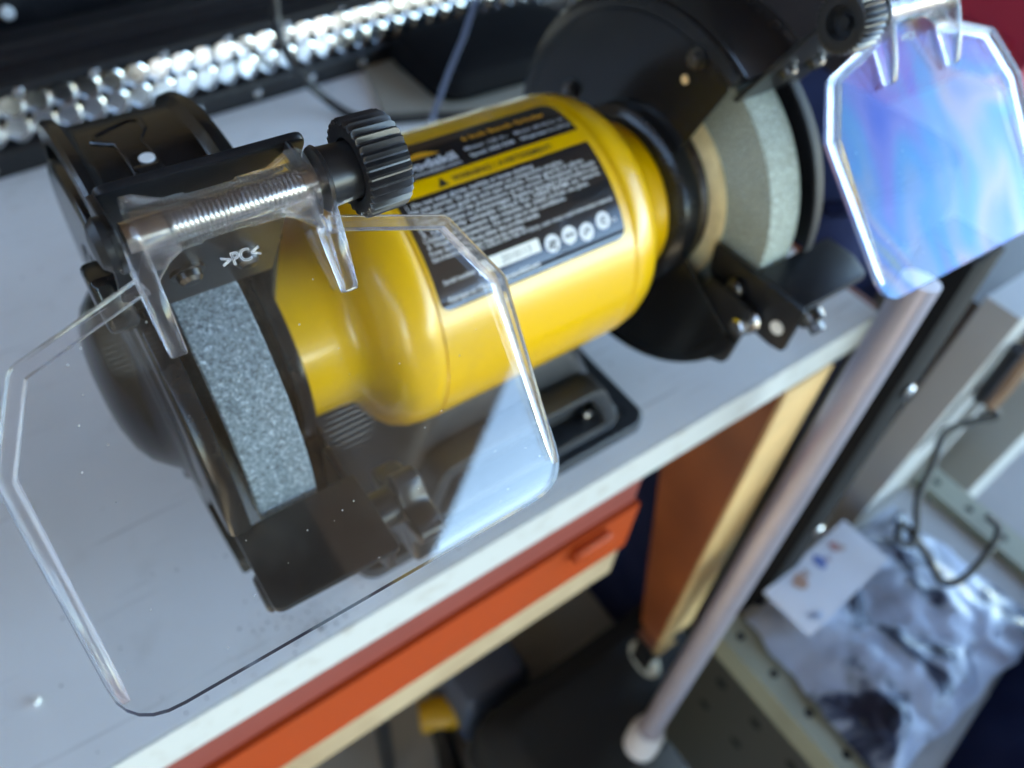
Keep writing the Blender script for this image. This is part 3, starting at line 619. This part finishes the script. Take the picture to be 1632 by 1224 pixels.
# ---- brackets that carry the shields (bent black sheet) with screws
for s in (-1, 1):
    if s < 0: bot, top, x0, x1, ytop = Vector((0, -38, 64)), Vector((0, -78.6, 130.8)), -141.5, -98.5, 0
    else: bot, top, x0, x1, ytop = Vector((0, -38.5, 66)), Vector((0, -72.5, 121)), 103.0, 145, 0
    d = (top - bot).normalized(); nrm = Vector((0, d.z, -d.y)) * -1        # nrm points to the front
    if nrm.y > 0: nrm = -nrm
    L = (top - bot).length
    bm = new(); prism(bm, round_poly([(x0, 0), (x1, 0), (x1, L), (x0, L)], [1, 1, 3, 3], 4), bot, (1, 0, 0), d, nrm, -2.0, 0)
    pl = build('shield_bracket', bm, black_satin, g, bevel=0.5)
    c0 = Vector(OL if s < 0 else OR_)
    b_ear = (c0 - bot).dot(d); h_ear = (c0 - bot).dot(nrm)
    for xe in ((-142.8, -141.2), (-103.4, -102.4)) if s < 0 else ((103.6, 105.2), (145.0, 146.6)):
        big = (xe[0] < -120) or (xe[0] > 130)
        pts = [(b_ear - 36, -0.5), (b_ear - 9, h_ear + 2), (b_ear - 3, h_ear + 5.5), (b_ear + 3, h_ear + 5.0), (b_ear + 6, h_ear), (min(b_ear + 8, L), -0.5)] if big else [(b_ear - 8, -0.5), (b_ear - 4, h_ear + 1), (b_ear - 2, h_ear + 4), (b_ear + 2, h_ear + 4), (b_ear + 4, h_ear), (min(b_ear + 6, L), -0.5)]
        bm = new(); prism(bm, round_poly(pts, [1, 2, 3, 3, 2, 1], 3), bot, d, nrm, (1, 0, 0), xe[0], xe[1]); build('ear', bm, black_satin, pl, bevel=0.3, seg=1)
    for (xs_, t) in (((-124.5, 22.5), (-108.8, 20.5)) if s < 0 else ((115, 20), (132, 20))):
        cpt = bot + d * t + Vector((xs_, 0, 0))
        bm = new(); lathe(bm, [(-.2, 0), (-.2, 4.6), (0.9, 4.6), (1.0, 3.4), (2.6, 3.2), (3.6, 2.2), (3.9, 0)], 28, O=cpt, U=nrm); build('screw', bm, dark_steel, pl)

# ---- tool rests
bm = new(); prism(bm, round_poly([(-139.5, -108.5), (-97.8, -109.8), (-97.5, -77), (-128, -77), (-139.5, -77.6)], [3.5, 2, 1, 1, 1], 4), (0, 0, 0), (1, 0, 0), (0, 1, 0), (0, 0, 1), -1.0, 2.0)
tr_ = build('tool_rest', bm, black_satin, g, bevel=0.6)
bm = new(); prism(bm, round_poly([(-108, -1), (-60, -1), (-58, -34), (-84, -36), (-106, -16)], [2, 2, 6, 6, 3], 4), (0, 0, 0), (0, 1, 0), (0, 0, 1), (1, 0, 0), -101, -98.4); build('rest_arm', bm, black_satin, tr_, bevel=0.4)
bm = new(); cyl(bm, (-140.5, -96, -8), (-126, -96, -8), 6.5, 24, ch=1); build('boss', bm, black_satin, tr_)
bm = new(); cyl(bm, (-98.6, -86, -14), (-86, -86, -14), 7.2, 28, ch=0.8); hbk = build('knob_hub', bm, black_plastic, tr_)
lob = lambda R_: (lambda k, n: R_ * (1 + 0.20 * cos(5 * 2 * pi * k / n)))
S = lambda x, rf: shaped((0, -87, -20), (1, 0, 0), (0, -.9, .43), (0, .43, .9), x, rf, 100)
bm = new(); loft(bm, [S(-87.5, lob(3)), S(-87.5, lob(15.0)), S(-86.5, lob(16.2)), S(-78.5, lob(16.2)), S(-77, lob(14.6)), S(-76.4, lob(4))]); build('knob', bm, black_plastic, g, smooth=45)
# right rest with a slotted side arm, bright bolt
bm = new(); prism(bm, round_poly([(107, -104.5), (151, -104.5), (157, -92), (157, -76.5), (107, -76.5)], [2, 6, 3, 1, 1], 4), (0, 0, 0), (1, 0, 0), (0, 1, 0), (0, 0, 1), -1, 2)
tr2 = build('tool_rest', bm, black_satin, g, bevel=0.6)
armo = [(-52, 1.6), (-106, 1.6), (-105, -24), (-98, -25.5), (-78, -25), (-54, -14)]
bm = new(); prism(bm, round_poly(armo, [1, 1, 2, 2, 2, 3], 3), (0, 0, 0), (0, 1, 0), (0, 0, 1), (1, 0, 0), 104, 106.8); build('rest_arm', bm, black_satin, tr2, bevel=0.4)
bm = new(); cyl(bm, (104.2, -98, -14), (103.2, -98, -14), 3.4, 20); build('slot', bm, white_paint, tr2)
bm = new(); cyl(bm, (104, -85, -19), (100, -85, -19), 6.2, 28, ch=1.2); cyl(bm, (100, -85, -19), (92, -85, -19), 4.2, 6, ch=0.8); build('bolt', bm, steel, tr2)
bm = new(); cyl(bm, (104, -72, -9), (99, -72, -9), 4.6, 24, ch=1); build('bolt', bm, dark_steel, tr2)
bm = new(); cyl(bm, (112, -103.5, -3), (112, -109, -6), 6.0, 24, ch=1.2); cyl(bm, (112, -109, -6), (112, -113, -8), 3.5, 6, ch=0.5); build('bolt', bm, dark_steel, tr2)
bm = new(); prism(bm, round_poly([(-88, -10), (-60, -10), (-50, -40), (-62, -58), (-84, -48)], [3, 3, 8, 6, 6], 4), (0, 0, 0), (0, 1, 0), (0, 0, 1), (1, 0, 0), 97.2, 100); build('rest_bracket', bm, black_satin, tr2, bevel=0.4)

# ================================================================== ON THE BENCH
# LED light bar behind the grinder
LB = thing('light_bar', 'long black LED light bar with two rows of chrome reflectors behind the grinder', 'light bar', (-157.4, 352, TZ), rad(4.3))
bm = new(); lip = [(0, 0.3), (0, 17), (2, 19), (19, 20), (26, 51), (6, 53), (5, 60), (20, 64), (26, 60), (32, 66), (38, 62), (44, 68), (62, 70), (66, 60), (66, 0.3)]
prism(bm, lip, (0, 0, 0), (0, 1, 0), (0, 0, 1), (1, 0, 0), -240, 560); build('housing', bm, black_satin, LB, bevel=0.6, local=True)
tilt = Vector((0, 6, 31)).normalized(); front = Vector((0, -tilt.z, tilt.y))
def cell_mesh():
    bm = new(); N = 12
    def ring(R_, d): return [Vector((R_ * 1.02 * cos(2 * pi * k / N), 0, 0)) + tilt * (R_ * 0.98 * sin(2 * pi * k / N) * (1.1 if sin(2 * pi * k / N) < -.9 else 1)) - front * d for k in range(N)]
    def square(d):
        out = []
        for k in range(N):
            c_, s_ = cos(2 * pi * k / N), sin(2 * pi * k / N); f_ = 1 / max(abs(c_) ** 4 + abs(s_) ** 4, 1e-6) ** 0.25
            out.append(Vector((8.55 * c_ * f_, 0, 0)) + tilt * (7.5 * s_ * f_ * (1.35 if s_ < -.9 else 1)) - front * d)
        return out
    loft(bm, [square(1.5), square(-0.6), ring(7.6, -0.9), ring(7.4, 0.4), ring(6.4, 4.0), ring(4.9, 7.6), ring(2.6, 10.4), ring(1.0, 10.8)])
    return bm
cell0 = None; cell1 = None
for i in range(46):
    for j in range(2):
        xx = -232 + 17.2 * i + (1.5 if j else 0); cpt = Vector((xx, 6.2, 20.5)) + tilt * (8.2 + 14.4 * j) + front * 0.6
        if cell0 is None:
            cell0 = build('reflector', cell_mesh(), chrome, LB, local=True, smooth=18); o = cell0
        else:
            o = cell0.copy(); COL.objects.link(o); o.parent = LB
        o.location = cpt * MM
scr0 = None
for i in range(16):
    for zz, yy in ((54.5, 4.6), (9, -0.4)):
        if scr0 is None:
            bm = new(); cyl(bm, (0, 0.5, 0), (0, -1.8, 0), 3.3, 18, ch=.7); scr0 = build('screw', bm, steel, LB, local=True); o = scr0
        else: o = scr0.copy(); COL.objects.link(o); o.parent = LB
        o.location = Vector((-215 + 50 * i + (14 if zz < 20 else 0), yy, zz)) * MM
# black case behind the bar
cs_ = thing('tool_case', 'black hard tool case standing behind the LED light bar', 'tool case', (0, 540, TZ), rad(3.5))
bm = new(); box(bm, -420, 420, -70, 120, 0.3, 92); cb = build('case_body', bm, black_satin, cs_, bevel=9, seg=3, local=True)
bm = new(); box(bm, -425, 425, -74, 124, 92.3, 120); build('lid', bm, black_satin, cs_, bevel=8, seg=3, local=True)
for xx in (-260, -98, 90, 240):
    bm = new(); box(bm, xx, xx + 44, -80, -73, 80, 108); build('latch', bm, black_plastic, cs_, bevel=2, local=True)
bm = new(); cyl(bm, (-108, -74, 62), (-108, -70, 62), 5, 18, ch=1); build('pale_dot', bm, white_paint, cs_, local=True)
# black power cord and webbing strap
bm = new(); tube(bm, [(62, 345, 10), (55.3, 332.6, -20), (52.3, 329, -40), (52, 322, -58), (68, 334, -90), (84.8, 331, -112), (96, 310, -118.8), (115, 292, -118.8), (134, 284.6, -118.8), (158.7, 276, -118.8), (205, 255, -118.8)], 3.4, 10)
tag(build('drooping_cable', bm, mat('black_rubber', (0.012, 0.012, 0.014), 0.45)), 'black power cord drooping over the LED light bar onto the bench', 'cord')
bm = new()
loft(bm, [[Vector(p) + Vector(o_) for o_ in ((-3.2, 0, 0), (3.2, 1.5, 0), (3.2, 1.5, 1.2), (-3.2, 0, 1.2))] for p in ((232, 320, -20), (205, 292, -30), (166, 254, -45), (136, 228, -55), (107, 202, -68), (98, 196, -90), (94, 192, -121.8))])
tag(build('strap', bm, mat('grey_blue_webbing', (0.05, 0.06, 0.10), 0.5)), 'narrow dark blue webbing strap running down to the bench behind the motor', 'strap')
# dark pouch with a cardboard sheet under it
bm = new(); loft(bm, [[(x, y, z) for x, y in rrect(hx, hy, 25, 5, 255, 332)] for z, hx, hy in ((TZ + 6.3, 88, 50), (TZ + 14, 92, 54), (TZ + 28, 84, 48), (TZ + 33, 60, 30))])
tag(build('pouch', bm, mat('black_nylon', (0.006, 0.006, 0.007), 0.9, spec=0.1, bump=(60, 0.3, 0.003)), bevel=3), 'black nylon pouch lying behind the motor right of the light bar', 'pouch')
bm = new(); prism(bm, [(120, 300), (280, 240), (330, 330), (150, 400)], (0, 0, 0), (1, 0, 0), (0, 1, 0), (0, 0, 1), TZ + .3, TZ + 4.3)
tag(build('cardboard_sheet', bm, mat('grey_cardboard', (0.34, 0.31, 0.25), 0.9)), 'flat piece of pale cardboard under the black pouch', 'cardboard')
# crumb of foam near the left shield
bm = new(); bmesh.ops.create_icosphere(bm, subdivisions=2, radius=1.6, matrix=Matrix.Translation((-229, -30, TZ + 1.3)))
for v_ in bm.verts: v_.co += Vector((random.uniform(-.3, .3), random.uniform(-.3, .3), random.uniform(-.2, .2)))
tag(build('foam_crumb', bm, white_paint), 'tiny white crumb of foam on the bench near its front edge', 'crumb')

bm = new()
for k in range(260):
    a_, r_ = random.uniform(0, 2 * pi), random.expovariate(1 / 45)
    x_, y_ = -118 + cos(a_) * r_ * 1.2, -66 + sin(a_) * r_
    if y_ < -70 or x_ > 280: continue
    q_ = random.uniform(0.18, 0.5); bmesh.ops.create_icosphere(bm, subdivisions=1, radius=q_, matrix=Matrix.Translation((x_, y_, TZ + q_ * .8)))
tag(build('grinding_grit', bm, mat('dark_grit', (0.05, 0.05, 0.055), 0.8)), 'scatter of fine dark grinding grit on the bench round the near wheel', 'grit', kind='stuff')
# ================================================================== RIGHT OF THE BENCH
alu = mat('anodised_aluminium', (0.44, 0.40, 0.46), 0.36, metal=0.55, noise=(60, 0.4, (0.36, 0.32, 0.37), 4, 0.4, 0.7))
po = thing('support_pole', 'round aluminium pole with white foot leaning in front of the bench leg', 'pole', (120, -152, -560))
top_, bot_ = Vector((202.8, -110.9, -20)), Vector((127.6, -147.2, -526))
bm = new(); cyl(bm, bot_, top_, 10.3, 40); build('tube', bm, alu, po)
bm = new(); lathe(bm, [(-26, 0), (-26, 13), (-22, 16), (-8, 16.5), (4, 16), (12, 14.5), (14, 13), (14, 0)], 32, O=bot_, U=(top_ - bot_)); build('foot', bm, mat('white_rubber', (0.62, 0.60, 0.62), 0.5), po)
# cart with a steel frame tray
cart_m = mat('olive_beige_enamel_steel', (0.27, 0.27, 0.19), 0.5, noise=(20, 0.7, (0.18, 0.175, 0.12), 6, 0.4, 0.7))
tray_m = mat('grey_tray_steel', (0.42, 0.42, 0.41), 0.45, noise=(12, 0.5, (0.33, 0.32, 0.3), 6, 0.4, 0.7))
ct = thing('cart', 'beige steel cart with perforated rails beside the aluminium pole', 'cart', (370, -230, -870))
bm = new(); box(bm, 222, 530, -420, -126, -446, -440); build('tray', bm, tray_m, ct, bevel=1)
def rail(x0, x1, y0, y1, z0=-462, z1=-430):
    bm = new(); box(bm, x0, x1, y0, y1, z0, z1); return build('rail', bm, cart_m, ct, bevel=2)
r1 = rail(205, 236, -420, -126); r2 = rail(512, 545, -420, -126)
hole_m = bpy.data.materials['hole_shadow']
for rr_, xx in ((r1, 220), (r2, 528)):
    for k in range(7):
        bm = new(); cyl(bm, (xx, -142 - 40 * k, -430.4), (xx, -142 - 40 * k, -429.6), 4, 16); build('hole', bm, hole_m, rr_)
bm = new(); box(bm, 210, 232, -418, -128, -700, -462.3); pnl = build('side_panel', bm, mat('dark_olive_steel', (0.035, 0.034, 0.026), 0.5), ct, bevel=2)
for k in range(6):
    for zz in (-500, -560):
        bm = new(); cyl(bm, (210.4, -156 - 44 * k, zz), (209.6, -156 - 44 * k, zz), 6, 16); build('hole', bm, hole_m, pnl)
for x_, y_ in ((216, -412), (216, -138), (530, -412), (530, -138)):
    bm = new(); box(bm, x_ - 10, x_ + 10, y_ - 8, y_ + 8, -869.7, -700.3 if x_ < 300 else -462.3); build('leg', bm, cart_m, ct, bevel=1.5)
# printed plastic bag on the tray: crumpled sheet with thickness
def bag_material():
    m = bpy.data.materials.new('printed_clear_bag'); m.use_nodes = True; n = m.node_tree; p = n.nodes['Principled BSDF']
    p.inputs['Roughness'].default_value = 0.18; p.inputs['Coat Weight'].default_value = 0.8
    tc = n.nodes.new('ShaderNodeTexCoord'); t = n.nodes.new('ShaderNodeTexNoise'); t.inputs['Scale'].default_value = 11; t.inputs['Detail'].default_value = 5; t.inputs['Distortion'].default_value = 1.2
    n.links.new(tc.outputs['Object'], t.inputs['Vector'])
    cr = n.nodes.new('ShaderNodeValToRGB'); e = cr.color_ramp.elements
    e[0].position = 0.37; e[0].color = (0.03, 0.035, 0.06, 1); e[1].position = 0.52; e[1].color = (0.62, 0.70, 0.84, 1)  # printed tones; the pale ones tinted blue to stand in for reflected sky
    k = e.new(0.42); k.color = (0.08, 0.11, 0.18, 1); k = e.new(0.455); k.color = (0.50, 0.56, 0.66, 1)
    n.links.new(t.outputs[0], cr.inputs[0]); n.links.new(cr.outputs[0], p.inputs['Base Color'])
    t2 = n.nodes.new('ShaderNodeTexNoise'); t2.inputs['Scale'].default_value = 60; t2.inputs['Detail'].default_value = 3
    n.links.new(tc.outputs['Object'], t2.inputs['Vector'])
    b = n.nodes.new('ShaderNodeBump'); b.inputs['Strength'].default_value = 0.5; b.inputs['Distance'].default_value = 0.004
    n.links.new(t2.outputs[0], b.inputs['Height']); n.links.new(b.outputs[0], p.inputs['Normal'])
    return m
from mathutils import noise as mn
bm = new(); NX, NY = 36, 36; grid = []
c00, c10, c11, c01 = Vector((232, -134)), Vector((455, -134)), Vector((470, -300)), Vector((224, -296))
for j in range(NY + 1):
    row = []
    for i in range(NX + 1):
        a, b = i / NX, j / NY; q = c00 * (1 - a) * (1 - b) + c10 * a * (1 - b) + c11 * a * b + c01 * (1 - a) * b
        edge = min(a, 1 - a, b, 1 - b); wv = mn.noise(Vector((q.x * .02, q.y * .02, 0))) * 9 + mn.noise(Vector((q.x * .06, q.y * .06, 5))) * 5
        jag = Vector((mn.noise(Vector((b * 7, 1, 0))) * 6, mn.noise(Vector((a * 7, 2, 0))) * 6))
        q = q + jag
        row.append(bm.verts.new((q.x, q.y, -426 + min(edge * 5, 1) * 16 + wv * (0.4 + min(edge * 6, .6)))))
    grid.append(row)
for j in range(NY):
    for i in range(NX): bm.faces.new((grid[j][i], grid[j][i + 1], grid[j + 1][i + 1], grid[j + 1][i]))
bmesh.ops.solidify(bm, geom=list(bm.faces), thickness=1.2)
bg_ = thing('plastic_bag', 'crumpled printed plastic bag with a white card lying on the beige cart', 'bag', (340, -200, -440))
build('bag_film', bm, bag_material(), bg_, smooth=60)
bm = new(); obox(bm, (318, -150, -405), Vector((1, .06, .02)), Vector((-.06, 1, .03)), Vector((0, 0, 1)), 62, 26, .6); crd = build('header_card', bm, mat('white_card', (0.66, 0.66, 0.70), 0.35), bg_)
for (cx, cyy, r_, c_) in ((290, -139, 9, (0.45, 0.24, 0.16)), (302, -137, 5, (0.42, 0.30, 0.26)), (322, -136, 8, (0.12, 0.18, 0.42)), (331, -139, 4, (0.38, 0.30, 0.36)), (347, -134, 7, (0.46, 0.22, 0.20)), (352, -139, 4, (0.42, 0.30, 0.26))):
    blot = [(r_ * cos(k * .7) * random.uniform(.55, 1.1), r_ * sin(k * .7) * random.uniform(.55, 1.1)) for k in range(9)]
    bm = new(); prism(bm, blot, (cx, cyy, -404.3 + (cx - 318) * .02 + (cyy + 150) * .03), Vector((1, .06, .02)), Vector((-.06, 1, .03)), Vector((0, 0, 1)), 0, .3); build('printed_patch', bm, mat('card_print', c_, 0.5), crd)
# black post with screws, grey cabinet, clamp, lead
ps = thing('steel_post', 'black square steel post with round screws right of the aluminium pole', 'post', (230, -100, -870))
d_post = Vector((331, -95, -216)) - Vector((191, -128, -317))
pt, pb = Vector((392, -40, -60)), Vector((262, -96, -869.5))
def sq(c, hx, hy): return [(c.x - hx, c.y - hy, c.z), (c.x + hx, c.y - hy, c.z), (c.x + hx, c.y + hy, c.z), (c.x - hx, c.y + hy, c.z)]
pt, pb = Vector((322, -84, -60)), Vector((232, -142, -869.5))
bm = new(); loft(bm, [sq(pb, 19, 19), sq(pt, 19, 19)]); build('post_tube', bm, mat('matt_black_steel', (0.008, 0.008, 0.009), 0.75, spec=0.15), ps, bevel=2)
for t in (0.86, 0.66, 0.5):
    c = pb + (pt - pb) * t + Vector((2, -19, 0)); bm = new(); cyl(bm, c, c + Vector((0, -4, 0)), 6, 20, ch=1.5); build('screw', bm, steel, ps)
cab_m = mat('grey_enamel_sheet', (0.46, 0.46, 0.45), 0.4, noise=(10, 0.4, (0.38, 0.375, 0.36), 6, 0.4, 0.7))
cb_ = thing('machine_cabinet', 'grey machine cabinet with pale slotted front post behind the black post', 'cabinet', (560, 20, -870))
olive = mat('olive_grey_enamel', (0.17, 0.16, 0.14), 0.45, noise=(10, 0.5, (0.12, 0.11, 0.095), 6, 0.4, 0.7))
bm = new(); box(bm, 440, 800, -92, 150, -869.5, -170); cbody = build('body', bm, olive, cb_, bevel=8, seg=3)
bm = new(); box(bm, 424, 494, -122, -93, -869.5, -150); fpost = build('front_post', bm, cab_m, cb_, bevel=9, seg=3)
for k in range(3):
    bm = new(); box(bm, 438 + 9 * k, 441 + 9 * k, -122.4, -121.4, -330, -250); build('vent_slot', bm, hole_m, fpost)
for x_ in (600, 690):
    bm = new(); box(bm, x_, x_ + 22, -104, -92.5, -869.5, -172); build('trim_strip', bm, cab_m, cb_, bevel=4)
bm = new(); box(bm, 820, 1010, -150, 60, -869.5, -330)
tag(build('storage_box', bm, mat('pale_grey_plastic', (0.45, 0.44, 0.42), 0.5), bevel=14, seg=3), 'pale grey storage box on the floor right of the machine cabinet', 'box')
br = mat('brown_varnished_wood', (0.22, 0.11, 0.05), 0.35, noise=(40, 0.5, (0.12, 0.06, 0.03), 5, 0.4, 0.7))
cl = thing('bar_clamp', 'old bar clamp with brown wooden handle hanging by the grey cabinet', 'clamp', (500, -95, -262))
bm = new(); tube(bm, [(500, -128, -205), (486, -134, -240), (472, -136, -268)], 8.5, 16, 4); build('handle', bm, br, cl)
bm = new(); tube(bm, [(478, -132, -186), (500, -132, -200), (530, -132, -216)], 11, 16, 4); build('bar', bm, dark_steel, cl)
bm = new(); tube(bm, [(446, -130, -186), (458, -130, -240), (466, -130, -262)], 6, 12, 4); build('screw_rod', bm, black_satin, cl)
bm = new(); cyl(bm, (530, -132, -216), (552, -134, -226), 18, 28, ch=3); build('jaw_pad', bm, dark_steel, cl)
bm = new(); tube(bm, [(490, -136, -262), (492, -136, -282), (497, -146, -290), (478, -136, -296), (452, -128, -305), (432, -140, -322), (410, -152, -345), (396, -172, -368), (388, -176, -376), (380, -166, -372), (392, -160, -366), (400, -190, -384), (398, -214, -396), (412, -224, -390), (440, -222, -372), (455, -214, -356), (452, -200, -350)], 3.4, 10)
tag(build('tool_lead', bm, bpy.data.materials['black_rubber']), 'thin black lead looping down onto the printed plastic bag', 'lead')
# navy tote behind the bench end
navy = mat('navy_canvas', (0.010, 0.015, 0.05), 0.9, spec=0.1, bump=(40, 0.5, 0.004), noise=(10, 0.5, (0.03, 0.04, 0.10), 5, 0.4, 0.7))
tb = thing('tote_bag', 'large navy canvas tote bag standing behind the right end of bench', 'tote bag', (420, 130, -870))
bm = new(); loft(bm, [[(x, y, z) for x, y in rrect(hx, hy, 40, 6, 425, 120)] for z, hx, hy in ((-869.5, 100, 130), (-600, 108, 138), (-300, 110, 140), (-150, 104, 130), (-112, 100, 120))]); build('bag_body', bm, navy, tb, smooth=60)
bm = new(); tube(bm, [(350, 20, -114), (340, 0, -96), (380, -16, -84), (430, -12, -90), (470, 10, -114)], 7, 12); build('strap', bm, navy, tb)
# red fuel can and navy jacket bits at upper right
redm = mat('red_plastic', (0.42, 0.02, 0.05), 0.4, noise=(12, 0.4, (0.32, 0.015, 0.04), 4, 0.4, 0.7))
rc = thing('fuel_can', 'red ribbed plastic fuel can behind the right eye shield', 'fuel can', (1050, 300, -870))
bm = new(); box(bm, 960, 1180, 150, 380, -869, -120); cbm = build('can_body', bm, redm, rc, bevel=25, seg=4)
for k in range(4):
    bm = new(); box(bm, 950, 960.5, 180 + 50 * k, 204 + 50 * k, -800, -180); build('rib', bm, redm, cbm, bevel=4, seg=3)
bm = new(); cyl(bm, (1060, 260, -120), (1060, 260, -80), 30, 24, ch=4); build('cap', bm, black_plastic, rc)
bm = new(); loft(bm, [[(x, y, z) for x, y in rrect(hx, hy, 60, 6, 1330, 230)] for z, hx, hy in ((-869, 120, 200), (-400, 130, 210), (-160, 110, 190), (-100, 70, 130))])
tag(build('sports_bag', bm, navy, bevel=8), 'dark navy sports bag on the floor beyond the red fuel can', 'bag')
# navy jacket at the lower right corner on the cart
bm = new(); NX, NY = 30, 20; rows = []
for j in range(NY + 1):
    row = []
    for i in range(NX + 1):
        a, b = i / NX, j / NY; x = 268 + 260 * a - 20 * b; y = -318 - 110 * b + 34 * a; edge = min(a, 1 - a, b, 1 - b)
        h = 44 * min(1, edge * 4.5) ** .6 + 10 * mn.noise(Vector((x * .02, y * .02, 3))) + 6 * mn.noise(Vector((x * .05, y * .05, 1)))
        row.append(bm.verts.new((x, y, -438 + max(h, 0.5))))
    rows.append(row)
for j in range(NY):
    for i in range(NX): bm.faces.new((rows[j][i], rows[j][i + 1], rows[j + 1][i + 1], rows[j + 1][i]))
bmesh.ops.solidify(bm, geom=list(bm.faces), thickness=3)
tag(build('jacket', bm, navy, smooth=70), 'crumpled navy jacket on the near end of the beige cart', 'jacket')
# leafy plant far behind
leaf = mat('sun_painted_leaf', (0.22, 0.32, 0.06), 0.5, noise=(8, 0.7, (0.42, 0.46, 0.16), 3, 0.4, 0.7))  # leaf colours lightened to stand in for sunlight
pl_ = thing('pot_plant', 'leafy green pot plant beyond the bench behind the right guard', 'plant', (760, 830, -870))
bm = new(); lathe(bm, [(0, 0), (0, 110), (240, 150), (240, 130), (220, 0)], 32, O=(760, 830, -869.5), U=(0, 0, 1)); build('pot', bm, mat('terracotta', (0.35, 0.14, 0.07), 0.8), pl_)
bm = new(); tube(bm, [(760, 830, -660), (765, 825, -480), (755, 835, -260)], [16, 12, 5], 10); build('stem', bm, br, pl_)
bm = new()
for k in range(420):
    c = Vector((760, 830, -330)) + Vector((random.gauss(0, 100), random.gauss(0, 100), random.gauss(0, 110)))
    d = Vector((random.uniform(-1, 1), random.uniform(-1, 1), random.uniform(-.4, .8))).normalized(); s_ = d.orthogonal().normalized(); L = random.uniform(35, 70)
    pts = [c, c + d * L * .5 + s_ * L * .22, c + d * L, c + d * L * .5 - s_ * L * .22]
    bm.faces.new([bm.verts.new(p) for p in pts])
f_ = build('foliage', bm, leaf, pl_); f_['kind'] = 'stuff'

# ================================================================== UNDER THE BENCH
bm = new(); loft(bm, [[(x, y, z) for x, y in rrect(hx, hy, 12, 4, 100, 60)] for z, hx, hy in ((-869.5, 58, 46), (-790, 52, 40), (-770, 44, 32))])
tag(build('storage_tin', bm, mat('slate_blue_paint', (0.075, 0.09, 0.13), 0.45), bevel=3), 'slate blue tin on the floor under the bench', 'tin')
dr = thing('power_drill', 'yellow and black cordless drill lying on the floor under the bench', 'drill', (40, 50, -870))
bm = new(); tube(bm, [(10, 70, -845), (40, 56, -842), (80, 38, -842)], [20, 24, 18], 16, 3); build('motor_body', bm, mat('tool_yellow', (0.65, 0.34, 0.01), 0.45), dr)
bm = new(); tube(bm, [(78, 39, -842), (100, 30, -842)], [14, 8], 16, 3); build('chuck', bm, black_plastic, dr)
bm = new(); tube(bm, [(30, 58, -846), (18, 20, -850), (8, -14, -852)], [15, 13, 18], 14, 3); build('handle', bm, black_plastic, dr)
bm = new(); loft(bm, [[(x, y, z) for x, y in rrect(hx, hy, 30, 5, 190, -90)] for z, hx, hy in ((-869.5, 150, 92), (-840, 158, 100), (-740, 150, 92), (-715, 120, 62))])
tag(build('tool_bag', bm, mat('charcoal_canvas', (0.014, 0.014, 0.016), 0.8, bump=(40, .5, .005)), bevel=6), 'charcoal canvas tool bag on the floor near the pole foot', 'bag')
bm = new(); box(bm, -60, -46, 40, 54, -869, -262); tag(build('upright_bar', bm, black_satin, bevel=1.5), 'thin black upright bar standing under the drawer', 'bar')
